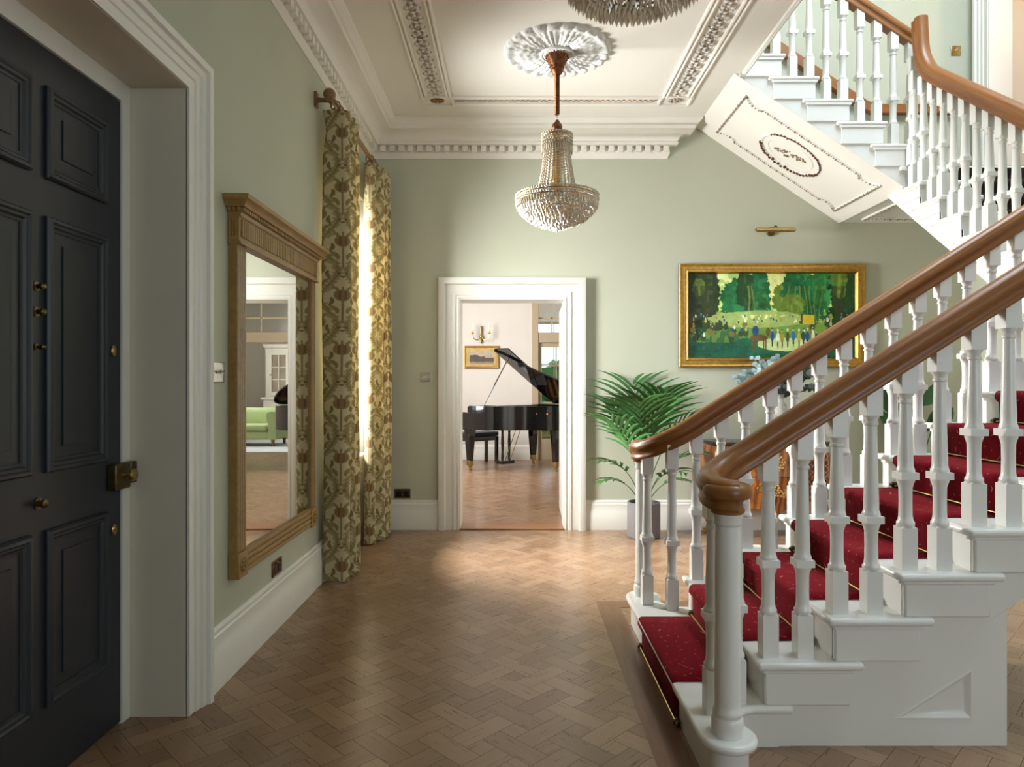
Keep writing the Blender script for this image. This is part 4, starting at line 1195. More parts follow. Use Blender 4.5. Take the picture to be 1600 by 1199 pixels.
for r, z, h, n, w in ((.350, 3.395, .085, 70, .040), (.325, 3.385, .085, 66, .038), (.300, 3.37, .08, 62, .038), (.27, 3.36, .078, 56, .036), (.235, 3.352, .07, 50, .036), (.2, 3.348, .065, 44, .034), (.16, 3.345, .06, 36, .032), (.12, 3.343, .055, 28, .03), (.075, 3.342, .05, 18, .03), (.03, 3.34, .05, 8, .03)):
    m = MB()
    for k in range(n):
        a = 2*pi*(k+random.random()*.3)/n
        leafgem(m, (DX+r*cos(a), DYc+r*sin(a), z+random.uniform(-.006, .006)), a, w, h, random.uniform(-.5, .5), 0)
    m.build('leaf_tier', M['crystal2'], t)

# ------------------------------------------------------------------ painting (a plain park scene) and its light
def smooth_noise(h, w, sc, seed):
    r = np.random.default_rng(seed); g = r.random((int(h/sc)+3, int(w/sc)+3))
    y, x = np.mgrid[0:h, 0:w]/sc; i = y.astype(int); j = x.astype(int); fy = y-i; fx_ = x-j
    fy = fy*fy*(3-2*fy); fx_ = fx_*fx_*(3-2*fx_)
    return (g[i, j]*(1-fy)*(1-fx_)+g[i+1, j]*fy*(1-fx_)+g[i, j+1]*(1-fy)*fx_+g[i+1, j+1]*fy*fx_)
def paint_park(w, h):
    Y, X = np.mgrid[0:h, 0:w]; x = X/w; y = 1-Y/h          # y up
    n1 = smooth_noise(h, w, 26, 1); n2 = smooth_noise(h, w, 9, 2); n3_ = smooth_noise(h, w, 4, 3); nn = .5*n1+.3*n2+.2*n3_
    c = np.zeros((h, w, 3))
    def put(mask, col, k=1.0, tex=.35):
        col = np.array(col)*(1+tex*(nn[..., None]-.5)*2)
        c[mask] = (c*(1-k)+col*k)[mask]
    put(y > -1, (.30, .34, .10))
    put(y > .55, (.36, .40, .16)); put((y > .7) & (nn > .5), (.55, .50, .28)); put((y > .62) & (np.abs(x-.5) < .09), (.55, .46, .22))
    g = np.clip((.55-y)/.5, 0, 1)
    gr = np.stack([.19-.15*g, .25-.14*g, .045+.0*g], -1)*(1+.6*(nn[..., None]-.5))
    mk = y < .55; c[mk] = gr[mk]
    def crown(cx, cy, rx_, ry_, col, seed=0):
        e = ((x-cx)/rx_)**2+((y-cy)/ry_)**2+ (n2-.5)*.7+(n3_-.5)*.45
        put(e < 1, col, 1, .7); put((e < 1) & (n2 > .58) & (x > cx-.01), tuple(q*1.7+.01 for q in col), .6, .3)
    G1 = (.012, .085, .032); G2_ = (.02, .11, .035); G3 = (.012, .035, .012); OL = (.09, .12, .02)
    crown(.28, .66, .09, .25, G1); crown(.42, .74, .07, .33, (.008, .07, .03)); crown(.34, .8, .05, .25, G3)
    for k in range(5): crown(.46-.012*k, .62+.05*(k % 2), .03, .12, G2_)
    crown(.56, .70, .06, .2, OL); crown(.66, .78, .11, .30, G1); crown(.75, .70, .10, .28, (.008, .075, .03)); crown(.62, .62, .08, .14, OL); crown(.82, .85, .09, .25, G2_)
    # dark framing trees left and right
    crown(.04, .75, .08, .55, (.014, .02, .008)); crown(.12, .78, .065, .42, (.02, .028, .012)); crown(.06, .83, .04, .1, OL); crown(.93, .72, .09, .6, (.010, .03, .010)); crown(.90, .9, .05, .2, OL); crown(.99, .6, .05, .5, G3)
    for tx, tw in ((.035, .016), (.10, .02), (.15, .008), (.355, .006), (.385, .004), (.60, .004), (.63, .004), (.655, .005), (.70, .003), (.73, .003), (.76, .003), (.79, .003), (.88, .014), (.92, .010)):
        put((np.abs(x-tx-.01*np.sin(y*9+tx*40)) < tw) & (y > .36) & (y < .85), (.03, .028, .012) if tx < .2 or tx > .85 else (.13, .15, .04), .8)
    # clearing
    e = ((x-.42)/.30)**2+((y-.46)/.10)**2; put(e+.8*(nn-.5) < 1, (.33, .33, .13), .75)
    put((np.abs(y-.50) < .012) & (n3_ > .55) & (x > .3) & (x < .68), (.55, .50, .30), .7)
    put((np.abs(y-.47) < .02) & (n3_ > .66) & (x > .33) & (x < .5), (.6, .56, .40), .7)
    put((y < .16+.10*n1) , (.006, .055, .040), .9, .9); put((y < .36) & (x < .36) & (n2 > .45), (.01, .06, .045), .7, .8)
    e = ((x-.58)/.18)**2+((y-.16)/.08)**2; put(e+.6*(nn-.5) < 1, (.48, .44, .24), .85)
    # small standing and riding figures
    r = np.random.default_rng(5)
    def ell(cx, cy, a, b, col): put(((x-cx)/a)**2+((y-cy)/b)**2 < 1, col, 1, .5)
    coats = [(.02, .05, .22), (.55, .52, .42), (.30, .18, .03), (.05, .05, .04), (.03, .08, .25), (.35, .28, .06), (.02, .06, .05)]
    for k in range(46):
        cx = r.uniform(.03, .97); cy = r.uniform(.42, .50); s = .008
        ell(cx, cy, s*.6, s*2.2, coats[r.integers(7)]); ell(cx, cy+.02, s*.35, s*.8, (.45, .30, .18))
    for k in range(34):
        cx = r.uniform(.02, .36) if k < 20 else r.uniform(.68, .98); cy = r.uniform(.22, .42)
        ell(cx, cy, .016, .035, (.03, .045, .02) if k % 3 else (.16, .11, .03)); ell(cx+.004, cy+.045, .007, .025, coats[r.integers(7)]); ell(cx+.004, cy+.075, .004, .009, (.45, .30, .18))
    for k in range(9):
        cx = .505+.03*k+r.uniform(-.006, .006); cy = .25+r.uniform(-.01, .01)
        ell(cx, cy, .011, .06, coats[k % 7]); ell(cx, cy-.08, .004, .05, (.02, .02, .03)); ell(cx, cy+.075, .005, .012, (.5, .34, .2)); ell(cx, cy+.09, .006, .010, (.5, .48, .42) if k % 2 else (.05, .03, .02))
    ell(.42, .24, .055, .04, (.12, .06, .025)); ell(.475, .31, .013, .05, (.12, .06, .025)); ell(.40, .32, .02, .06, (.02, .05, .16)); ell(.395, .39, .006, .014, (.45, .3, .2))
    for lx in (.38, .395, .45, .462): put((np.abs(x-lx) < .004) & (y > .09) & (y < .24), (.09, .045, .02))
    put((np.abs(x-.715) < .036) & (np.abs(y-.455) < .055), (.50, .30, .02), 1, .2); put((np.abs(x-.675) < .006) & (np.abs(y-.46) < .06), (.06, .04, .02))
    return np.clip(c*np.array([1.35, 1.75, 1.4]), 0, 1)
def picture(name, label, cat, x0, x1, z0, z1, y, prof, inset, canvas_fn, mt, res, mtc=None):
    t = thing(name, label, cat, ((x0+x1)/2, y, z0))
    MB().mould([(x0, y-.002, z0), (x1, y-.002, z0), (x1, y-.002, z1), (x0, y-.002, z1)], prof, (0,-1,0), closed=True, side=-1).build('frame', mt, t)
    w, h = res; a0, a1, b0, b1 = x0+inset, x1-inset, z0+inset, z1-inset
    C = canvas_fn(w, h)
    X = np.zeros((h, w, 3)); X[..., 0] = np.linspace(a0, a1, w)[None]-(x0+x1)/2; X[..., 1] = -.016; X[..., 2] = np.linspace(b1, b0, h)[:, None]-z0
    place(grid_mesh('canvas', X, C, M['canvas']), 'canvas', t)
    MB().box(a0, a1, y-.012, y-.003, b0, b1).build('backing', M['dark'], t)
    return t
FR = [(0, 0), (0, .028), (.006, .036), (.016, .038), (.022, .034), (.045, .030), (.060, .034), (.068, .042), (.078, .042), (.083, .034), (.088, .022), (.092, .014)]
FR = [(a, b) for a, b in FR]
picture('framed_painting', 'wide gilt framed painting of figures in a green park on the back wall', 'painting', 1.506, 3.21, 1.49, 2.437, YB, FR, .086, paint_park, M['gold'], (400, 205))
t = thing('picture_light', 'brass picture light on the wall above the green painting', 'picture light', (2.352, YB, 2.72))
MB().lathe([(.042, 0), (.042, .008), (.034, .016), (.012, .022)], 24).xf(Matrix.Translation((2.352, YB, 2.735)) @ Matrix.Rotation(pi/2, 4, 'X')).build('wall_plate', M['brassdark'], t)
MB().tube(smooth_path([(2.352, YB-.018, 2.735), (2.352, YB-.06, 2.755), (2.36, YB-.10, 2.765), (2.36, YB-.13, 2.745)], 6), .006, 8).build('arm', M['brassdark'], t)
m = MB().lathe([(.012, -.175), (.019, -.172), (.021, -.16), (.021, .16), (.019, .172), (.012, .175)], 18).xf(Matrix.Translation((2.345, YB-.135, 2.722)) @ Matrix.Rotation(pi/2, 4, 'Y'))
for s in (-1, 1): m.ball((2.345+s*.18, YB-.135, 2.722), .009, 8, 5)
m.build('lamp_tube', M['brass'], t)

# ------------------------------------------------------------------ switches and sockets
def plate(name, label, cat, c, w, h, face, mt, toggles=0, sock=0, dark=False):
    # face: 'y' faces the camera (-Y), 'x' faces the room (+X)
    t = thing(name, label, cat, c)
    def put(m, nm, mm, bev=0):
        if face == 'x': m.xf(Matrix.Rotation(pi/2, 4, 'Z'))
        return m.build(nm, mm, t, local=True, bevel=bev)
    put(MB().box(-w/2, w/2, -.009, 0, -h/2, h/2), 'plate', mt, .003)
    for k in range(toggles):
        x = (k-(toggles-1)/2)*.036
        m = MB().lathe([(.008, 0), (.008, .004), (.0035, .006), (.0045, .022), (.001, .024)], 10); m.xf(Matrix.Translation((x, -.009, 0)) @ Matrix.Rotation(pi/2-.35, 4, 'X'))
        put(m, 'toggle', M['steel'])
    for k in range(sock):
        x = (k-(sock-1)/2)*.066
        m = MB().box(x-.026, x+.026, -.0125, -.009, -.03, .018)
        b = put(m, 'socket_face', M['blacksat'], .002)
        put(MB().box(x-.008, x+.008, -.016, -.009, .024, .036), 'rocker', M['blacksat'], .002)
    return t
def at(px, py, Y): return ((px-804)*Y/1067, Y, H+(600-py)*Y/1067)
plate('dimmer_switch', 'small steel dimmer switch on the back wall left of the doorway', 'switch', (at(664, 590, YB)[0], YB, at(664, 590, YB)[2]), .086, .086, 'y', M['steel'], 1)
plate('wall_socket', 'bronze double wall socket above the skirting left of the doorway', 'socket', (at(629, 772, YB)[0], YB, at(629, 772, YB)[2]), .147, .086, 'y', M['brassdark'], 0, 2)
plate('light_switch', 'steel two-toggle light switch between front door casing and mirror', 'switch', (XL, 3.03, H+.05), .12, .09, 'x', M['steel'], 2)
plate('wall_socket', 'bronze double wall socket low on the wall under the mirror', 'socket', (XL, 3.78, .325), .147, .086, 'x', M['copper'], 0, 2)
plate('light_switch', 'brass light switch on the upstairs wall above the landing', 'switch', (at(1493, 80, YB)[0], YB, at(1493, 80, YB)[2]), .088, .088, 'y', M['brass'], 1)

# ------------------------------------------------------------------ palm in its pot
PXc, PYc = 1.13, 5.98
t = thing('potted_palm', 'green palm in a tall grey round pot against the back wall', 'potted plant', (PXc, PYc, 0))
MB().lathe([(.132, 0), (.140, .004), (.143, .02), (.143, .30), (.140, .305), (.128, .305), (.126, .29), (.124, .255), (.001, .25)], 36, (PXc, PYc, 0)).build('pot', M['pot'], t)
MB().lathe([(.124, .25), (.10, .262), (.001, .268)], 20, (PXc, PYc, 0)).build('soil', M['soil'], t)
def frond(az, L, lean, droop, seed, nl=17, spread=1.0, stem0=.55):
    rr = random.Random(seed); pts = []
    d = Vector((cos(az), sin(az), 0)); N = 24; p = Vector((PXc, PYc, .255))+d*.02; el = radians(90-lean); st = L/N
    for k in range(N+1):
        pts.append(p.copy()); p = p+(d*cos(el)+Vector((0, 0, 1))*sin(el))*st
        el -= radians(droop)/N*(.4+1.4*k/N)
    m = MB().tube(pts, [.0055*(1-.75*k/N) for k in range(N+1)], 6)
    for k in range(nl):
        q = stem0+(1-stem0)*k/(nl-1); i = min(N-1, int(q*N)); f = q*N-i
        b = pts[i].lerp(pts[i+1], f); tg = (pts[min(i+1, N)]-pts[max(i-1, 0)]).normalized()
        sd = tg.cross(Vector((0, 0, 1))).normalized(); up = sd.cross(tg).normalized()
        ll = L*.46*(sin(pi*(.22+.72*(k/(nl-1))))**.7)*rr.uniform(.9, 1.1)*spread
        for s in (-1, 1):
            if k == nl-1 and s == -1: continue
            dr = (sd*s*.75+tg*(.62+.5*k/nl)+up*.18).normalized()
            w = .0155; cs = []
            c = b.copy()
            nn_ = 6; vs = []
            for j in range(nn_+1):
                tt = j/nn_; ww = w*sin(pi*min(1, .12+.88*tt)**.8)*(1 if j < nn_ else 0)+.0006
                side = dr.cross(up).normalized()
                lift = up*(.35*ww)
                vs += [c-side*ww+lift, c-lift*.3, c+side*ww+lift]
                c = c+dr*(ll/nn_); dr = (dr+Vector((0, 0, -.11-.05*rr.random()))).normalized()
            fs = []
            for j in range(nn_): fs += [(3*j, 3*j+1, 3*j+4, 3*j+3), (3*j+1, 3*j+2, 3*j+5, 3*j+4)]
            m.add(vs, fs)
    m.v = [(v[0], min(v[1], YB-.03), v[2]) for v in m.v]
    return m
FD = [(100, 1.12, 3, 24, .46), (60, 1.08, 6, 36, .46), (215, .90, 7, 50, .46), (255, 1.06, 8, 44, .46), (330, .98, 9, 50, .46), (285, 1.08, 5, 36, .46), (205, .68, 14, 84, .46), (350, .74, 14, 80, .46),
      (300, .66, 22, 80, .46), (5, .50, 26, 90, .46), (190, .50, 22, 96, .46), (130, 1.0, 6, 40, .46)]
for i, (az, L, le, dp, s0) in enumerate(FD):
    frond(radians(az), L, le, dp, i, 9 if L > .8 else 6, 1.0 if L > .8 else .75).build('frond', M['leaf'], t, recalc=False, smooth=80)

# ------------------------------------------------------------------ dark leafy plant at the right
QX, QY = 3.42, 5.92
t = thing('potted_plant', 'dark green broad-leaved plant at the right, glimpsed between the stair balusters', 'potted plant', (QX, QY, 0))
MB().lathe([(.11, 0), (.13, .02), (.15, .30), (.155, .33), (.14, .33), (.13, .30), (.001, .29)], 28, (QX, QY, 0)).build('pot', M['pot'], t)
rr = random.Random(9)
for k in range(9):
    az = rr.uniform(0, 2*pi); h = rr.uniform(.55, 1.0); d = Vector((cos(az), sin(az), 0))
    p0 = Vector((QX, QY, .29))+d*.03; top = p0+Vector((0, 0, h-.29+.2))+d*rr.uniform(.06, .2)
    top.y = min(top.y, YB-.14)
    m = MB().tube(smooth_path([p0, p0.lerp(top, .55)+d*-.01, top], 5), .005, 6)
    ax = (Vector((d.x*.6, d.y*.35-.1, rr.uniform(.5, 1.0)))).normalized(); sd = ax.cross(Vector((0, -1, .2))).normalized(); nrm = sd.cross(ax)
    L = rr.uniform(.22, .32); w = L*.24; vs = []; fs = []
    for j in range(9):
        q = j/8; ww = w*sin(pi*q)**.75+.001; c = top+ax*L*q+nrm*(-.10*q*q*L*2)
        vs += [c-sd*ww+nrm*.18*ww, c, c+sd*ww+nrm*.18*ww]
    for j in range(8): fs += [(3*j, 3*j+1, 3*j+4, 3*j+3), (3*j+1, 3*j+2, 3*j+5, 3*j+4)]
    m.add(vs, fs)
    m.build('leaf', M['rubber'], t, recalc=False, smooth=80)

# ------------------------------------------------------------------ bombe commode with marquetry
KX, KY = 2.225, YB-.035      # centre of back
t = thing('commode', 'bombe commode in inlaid walnut marquetry behind the stairs under the painting', 'commode', (KX, KY, 0))
HW = .545; DP = .43
def kwide(z):   # half width by height
    return np.interp(z, [.13, .2, .3, .42, .55, .68, .77, .80], [.46, .455, .465, .50, .535, .535, .51, .505])
def kdep(z): return np.interp(z, [.13, .2, .3, .42, .55, .68, .77, .80], [.33, .33, .345, .375, .40, .40, .385, .38])
def kfront(u, z):  # serpentine front: u -1..1
    a = abs(u); bow = .028*cos(pi*u*1.0)+.02*cos(2*pi*u)
    e = max(0, a-.82)/.18
    return kdep(z)+bow-.085*e*e
def sect(z, inset=0):
    w = kwide(z)-inset; P = []
    for k in range(33):
        u = -1+2*k/32; P.append((KX+w*u, KY-kfront(u, z)+inset))
    P += [(KX+w, KY), (KX-w, KY)]
    return P
def apron(u): return .16+.085*abs(u)**1.5*.0+.07*(1-cos(2*pi*u))*.35+.055*abs(u)
zs = [.30, .36, .42, .48, .55, .62, .68, .73, .77, .80]
m = MB(); S_ = [sect(z) for z in zs]; n = len(S_[0])
vs = [(x, y, z) for s, z in zip(S_, zs) for x, y in s]
fs = [(i*n+k, i*n+(k+1) % n, (i+1)*n+(k+1) % n, (i+1)*n+k) for i in range(len(zs)-1) for k in range(n)]
fs += [list(range(n))[::-1], list(range((len(zs)-1)*n, len(zs)*n))]
m.add(vs, fs); m.build('body', M['marq'], t, smooth=50)
# shaped apron below the body
m = MB(); vs = []; fs = []
for k in range(33):
    u = -1+2*k/32; za = .30; zb = .185+.075*abs(sin(pi*u*1.5))*(abs(u) < .67)+.03*(abs(u) >= .67)
    for z in (za, (za+zb)/2, zb):
        w = kwide(z); yy = KY-kfront(u, z)
        vs += [(KX+w*u, yy, z), (KX+w*u, yy+.022, z)]
for k in range(32):
    a = k*6; b = a+6
    fs += [(a, b, b+2, a+2), (a+2, b+2, b+4, a+4), (a+1, a+3, b+3, b+1), (a+3, a+5, b+5, b+3), (a+4, b+4, b+5, a+5)]
m.add(vs, fs); m.build('apron', M['marq'], t, smooth=50)
# legs
for sx in (-1, 1):
    for fr in (1, 0):
        y0 = KY-(.305 if fr else .05)
        P = smooth_path([(KX+sx*.43, y0, .36), (KX+sx*.455, y0-(.02*fr), .25), (KX+sx*.465, y0-.015*fr, .15), (KX+sx*.475, y0-.02*fr, .06), (KX+sx*.505, y0-.035*fr, .012)], 5)
        k_ = len(P)
        MB().tube(P, [.045-.030*min(1, i/(k_*.75))+.006*(i > k_*.9) for i in range(k_)], 10).build('leg', M['marq'], t)
def kpatch(u0, u1, z0, z1, off, nu=14, nz=6):
    m = MB(); vs = []; fs = []
    for j in range(nz+1):
        z = z0+(z1-z0)*j/nz
        for i in range(nu+1):
            u = u0+(u1-u0)*i/nu; vs.append((KX+kwide(z)*u, KY-kfront(u, z)-off, z))
    for j in range(nz):
        for i in range(nu): a = j*(nu+1)+i; fs.append((a, a+1, a+nu+2, a+nu+1))
    return m.add(vs, fs)
for u0, u1 in ((-.86, -.40), (.40, .86)):
    for z0, z1 in ((.32, .53), (.555, .77)):
        kpatch(u0, u1, z0, z1, .004).build('lattice_panel', M['lattice'], t, recalc=False)
for z0, z1 in ((.31, .54), (.548, .785)):
    d = kpatch(-.36, .36, z0, z1, .005); d.build('drawer_front', M['marq'], t, recalc=False)
rr = random.Random(2)
for cu, cz, n_ in ((-.05, .42, 26), (.0, .66, 26), (.18, .40, 14), (-.2, .68, 14)):
    fl = MB()
    for k in range(n_):
        a = k*2.4; r_ = .012*sqrt(k)*1.15; u = cu+r_*cos(a)/.5; z = cz+r_*sin(a)*.9
        fl.ball((KX+kwide(z)*u, KY-kfront(u, z)-.005, z), rr.uniform(.010, .015), 5, 3, .8)
    fl.build('floral_inlay', M['inlay'], t)
for u in (-.25, .25):
    for z in (.44, .67):
        m = MB().torus((KX+kwide(z)*u, KY-kfront(u, z)-.018, z), .028, .004, 'y', 18, 6).ball((KX+kwide(z)*u, KY-kfront(u, z)-.012, z+.03), .012, 8, 5)
        m.build('drawer_handle', M['oldgold'], t)
m = MB(); P = [(KX+(x-KX)*1.03, KY+(y-KY)*1.03 if y < KY else y) for x, y in sect(.80)]
m.prism(P, 'z', .80, .835); m.build('marble_top', M['marble'], t, bevel=.008)

# ------------------------------------------------------------------ vase with eucalyptus
VX, VY = 2.33, YB-.22; VZ = .835
t = thing('vase', 'mottled grey stoneware vase standing on the commode', 'vase', (VX, VY, VZ))
MB().lathe([(.055, 0), (.075, .01), (.085, .06), (.09, .16), (.086, .26), (.07, .315), (.052, .345), (.047, .37), (.055, .40), (.062, .41), (.05, .405), (.042, .37), (.001, .33)], 32, (VX, VY, VZ)).build('body', M['vase'], t)
rr = random.Random(21)
for k in range(14):
    left = k < 7
    ang = radians(rr.uniform(115, 168)) if left else radians(rr.uniform(8, 70))
    if k in (5, 6): ang = radians(rr.uniform(80, 110))
    L = rr.uniform(.30, .46) if left else rr.uniform(.26, .42)
    d = Vector((cos(ang), rr.uniform(-.45, .2), sin(ang)*.9+.1)).normalized()
    p0 = Vector((VX, VY, VZ+.36)); pts = [p0]; dd_ = (Vector((0, 0, 1))*.6+d).normalized()
    for j in range(9):
        p0 = p0+dd_*(L/9); dd_ = (dd_+d*.25+Vector((0, 0, -.06 if left else -.10))).normalized(); pts.append(p0.copy())
    for p in pts: p.y = min(p.y, YB-.07)
    t = tag(bpy.data.objects.new('eucalyptus_stem', None), 'pale blue-green eucalyptus stem reaching left out of the grey vase' if left else 'dark-leaved eucalyptus stem reaching right out of the grey vase', 'eucalyptus', 'pale eucalyptus stems in the vase' if left else 'dark eucalyptus stems in the vase')
    COL.objects.link(t); t.location = (VX, VY, VZ+.36)
    MB().tube(pts, .0025, 5).build('twig', M['twig'], t)
    m = MB()
    for j in range(2, 10):
        for s in (-1, 1, .2):
            c = pts[j]; r_ = rr.uniform(.020, .031); nrm = Vector((rr.uniform(-.6, .6), -1, rr.uniform(-.3, .7))).normalized()
            sd = nrm.orthogonal().normalized(); up = nrm.cross(sd); o_ = c+Vector((s*.024*rr.uniform(.6, 1.3), -.012, abs(s)*.014+rr.uniform(-.015, .015)))
            ring = [o_+sd*r_*cos(2*pi*q/8)+up*r_*.85*sin(2*pi*q/8)+nrm*.004*cos(4*pi*q/8) for q in range(8)]
            for q in ring: q.y = min(q.y, YB-.012)
            m.add(ring+[o_-nrm*.003], [(q, (q+1) % 8, 8) for q in range(8)])
    m.build('leaves', M['euc'] if left else M['eucdark'], t, recalc=False)

# ================================================================== MUSIC ROOM
# ------------------------------------------------------------------ grand piano, local x towards the tail, y towards the bass side
BK = M['black']
PZ = -49.7
t = thing('grand_piano', 'black grand piano with raised lid standing in the music room beyond the doorway', 'piano', (-.332, 11.14, 0), radians(PZ))
EX = .97
outl = smooth_path([(.30, -.74, 0), (.55, -.735, 0), (.72, -.66, 0), (.90, -.44, 0), (1.08, -.20, 0), (1.26, -.02, 0), (1.42, .12, 0), (1.52, .28, 0), (1.545, .45, 0), (1.50, .63, 0), (1.38, .72, 0), (1.25, .74, 0)], 5)
outl = [(p.x*EX, p.y) for p in outl]
full = [(.30, .74)]+[(.30, -.74)]+outl[1:]
def inset_poly(P, d):
    out = []; n = len(P)
    for i in range(n):
        a, b, c = Vector(P[i-1]).to_2d(), Vector(P[i]).to_2d(), Vector(P[(i+1) % n]).to_2d()
        e0 = (b-a).normalized(); e1 = (c-b).normalized(); n0 = Vector((-e0.y, e0.x)); n1 = Vector((-e1.y, e1.x)); mm = (n0+n1)/(1+max(-.5, n0.dot(n1)))
        out.append(tuple(b+mm*d))
    return out
# rim: outer wall ring with thickness
inn = inset_poly(full, .045)
m = MB(); n = len(full)
vs = [(x, y, z) for z in (.64, 1.0) for x, y in full]+[(x, y, z) for z in (.64, 1.0) for x, y in inn]
fs = []
for k in range(n):
    k2 = (k+1) % n
    fs += [(k, k2, n+k2, n+k), (2*n+k, 3*n+k, 3*n+k2, 2*n+k2), (n+k, n+k2, 3*n+k2, 3*n+k), (k, 2*n+k, 2*n+k2, k2)]
m.add(vs, fs)
m.build('rim', BK, t, local=True, smooth=40)
MB().prism(inset_poly(full, .03), 'z', .66, .72).build('bottom_board', M['blacksat'], t, local=True)
MB().prism(inset_poly(full, .05), 'z', .86, .872).build('soundboard', M['gold'], t, local=True)
m = MB()
for k in range(7): a = .42+.14*k; m.box(a, a+.03, -.55+.09*k, .66, .872, .90)
for k in range(40):
    y = -.62+1.28*k/39; xe = .55+.85*min(1, max(.05, (y+.75)/1.2)); m.box(.40, xe, y-.0012, y+.0012, .905, .9075)
m.build('iron_plate', M['copper'], t, local=True)
# keyboard section
MB().box(.0, .32, -.74, -.685, .64, .90).box(0, .32, .685, .74, .64, .90).build('key_cheek', BK, t, local=True, bevel=.01)
MB().box(-.01, .32, -.69, .69, .62, .70).build('key_bed', BK, t, local=True, bevel=.006)
MB().box(.04, .19, -.62, .62, .70, .725).build('white_keys', M['ivory'], t, local=True)
m = MB()
for k in range(52):
    if k % 7 not in (2, 6): y = -.62+1.24*(k+1)/52; m.box(.09, .19, y-.0055, y+.0055, .725, .737)
m.build('black_keys', M['blacksat'], t, local=True)
MB().box(.19, .31, -.686, .686, .70, .985).build('fall_board', BK, t, local=True, bevel=.01)
MB().box(.36, .60, -.42, .42, .985, .999).build('music_desk', BK, t, local=True, bevel=.004)
for nm, lx, ly in (('leg', .22, -.655), ('leg', .22, .655), ('leg', 1.22, .22)):
    L = MB().prism([(-.065, -.065), (.065, -.065), (.065, .065), (-.065, .065)], 'z', .56, .66)
    vs = [(sx*w+lx, sy*w+ly, z) for z, w in ((.13, .036), (.50, .058), (.57, .058)) for sx, sy in ((-1, -1), (1, -1), (1, 1), (-1, 1))]
    for i in range(len(L.v)): L.v[i] = (L.v[i][0]+lx, L.v[i][1]+ly, L.v[i][2])
    L.add(vs, [(i*4+k, i*4+(k+1) % 4, i*4+4+(k+1) % 4, i*4+4+k) for i in range(2) for k in range(4)]+[(3, 2, 1, 0), (8, 9, 10, 11)])
    lg = L.build('leg', BK, t, local=True, bevel=.004)
    MB().box(lx-.039, lx+.039, ly-.039, ly+.039, .075, .15).build('ferrule', M['brass'], lg, local=True, bevel=.004)
    MB().lathe([(.024, -.012), (.028, -.006), (.028, .006), (.024, .012)], 16).xf(Matrix.Translation((lx+.012, ly, .029)) @ Matrix.Rotation(pi/2, 4, 'X')).box(lx-.014, lx+.02, ly-.018, ly+.018, .045, .078).build('castor', M['brass'], lg, local=True)
m = MB()
for y in (-.07, .07): m.lathe([(.02, .10), (.026, .14), (.018, .25), (.026, .40), (.018, .55), (.026, .62), (.03, .66)], 14, (.30, y, 0))
m.box(.24, .36, -.16, .16, .62, .66).box(.22, .36, -.13, .13, .06, .115)
ly_ = m.build('pedal_lyre', BK, t, local=True, bevel=.004)
for y in (-.07, 0, .07): MB().box(.12, .24, y-.014, y+.014, .065, .08).build('pedal', M['brass'], ly_, local=True, bevel=.004)
MB().tube([(.34, -.05, .10), (.62, -.05, .66)], .006, 6).tube([(.34, .05, .10), (.62, .05, .66)], .006, 6).build('lyre_brace', M['brass'], ly_, local=True)
# lid on its hinge along the bass side
th = radians(33.5); hz = 1.008
def lidp(x, y, h=0):
    r = .745-y; return (x, .745-r*cos(th)+h*sin(th), hz+r*sin(th)+h*cos(th))
lp = [(x, y) for x, y in full if True]
lp = [(.62, .745)]+[(.62, -.755)]+[(x*1.005, y*1.005) for x, y in outl if x > .63]+[(1.215, .745)]
n = len(lp)
m = MB().add([lidp(x, y, h) for h in (0, .022) for x, y in lp], [list(range(n))[::-1], list(range(n, 2*n))]+[(k, (k+1) % n, n+(k+1) % n, n+k) for k in range(n)])
ld = m.build('lid', BK, t, local=True)
m = MB().add([lidp(x, y, h) for h in (.024, .044) for x, y in ((.62, .745), (.62, -.755), (.93, -.745), (.93, .745))], [(3, 2, 1, 0), (4, 5, 6, 7), (0, 1, 5, 4), (1, 2, 6, 5), (2, 3, 7, 6), (3, 0, 4, 7)])
m.build('lid_flap', BK, ld, local=True)
MB().tube([(.60, -.70, .98), lidp(.72, -.52)], .009, 8).build('prop_stick', BK, t, local=True)
# bench
t = thing('piano_bench', 'black piano bench with dark padded seat tucked by the grand piano', 'bench', (-.60, 11.42, 0), radians(PZ))
MB().box(-.17, .17, -.30, .30, .46, .535).build('seat', M['leather'], t, local=True, bevel=.02)
MB().box(-.165, .165, -.295, .295, .39, .458).build('apron', BK, t, local=True)
for sx in (-1, 1):
    for sy in (-1, 1): MB().prism([(sx*.14-.024, sy*.27-.024), (sx*.14+.024, sy*.27-.024), (sx*.14+.024, sy*.27+.024), (sx*.14-.024, sy*.27+.024)], 'z', 0, .40).build('leg', BK, t, local=True, bevel=.003)

# ------------------------------------------------------------------ print and sconce on the music room wall
def print_fn(w, h):
    Y, X = np.mgrid[0:h, 0:w]; y = 1-Y/h; x = X/w; n = smooth_noise(h, w, 8, 4)
    c = np.zeros((h, w, 3)); c[:] = (.42, .36, .27); c[y < .45+.25*smooth_noise(h, w, 14, 8)*(x < .6)+.05*n] = (.10, .085, .07); c[y < .28] = (.26, .22, .16)
    b = (x < .22) | (x > .78) | (y < .2) | (y > .8); b = (x < .12) | (x > .88) | (y < .17) | (y > .83); c[b] = (.52, .36, .15)
    return c*(1+.3*(n[..., None]-.5))
FS = [(0, 0), (0, .02), (.012, .026), (.026, .022), (.032, .012), (.036, .008)]
picture('framed_print', 'small gilt framed landscape print on the music room wall behind the piano', 'picture', -.885, -.275, 1.605, 2.0, PY1, FS, .033, print_fn, M['gold'], (90, 60))
SX, SZ = -.585, 2.22
t = thing('wall_sconce', 'two-armed brass candle sconce on the music room wall above the print', 'wall light', (SX, PY1, SZ))
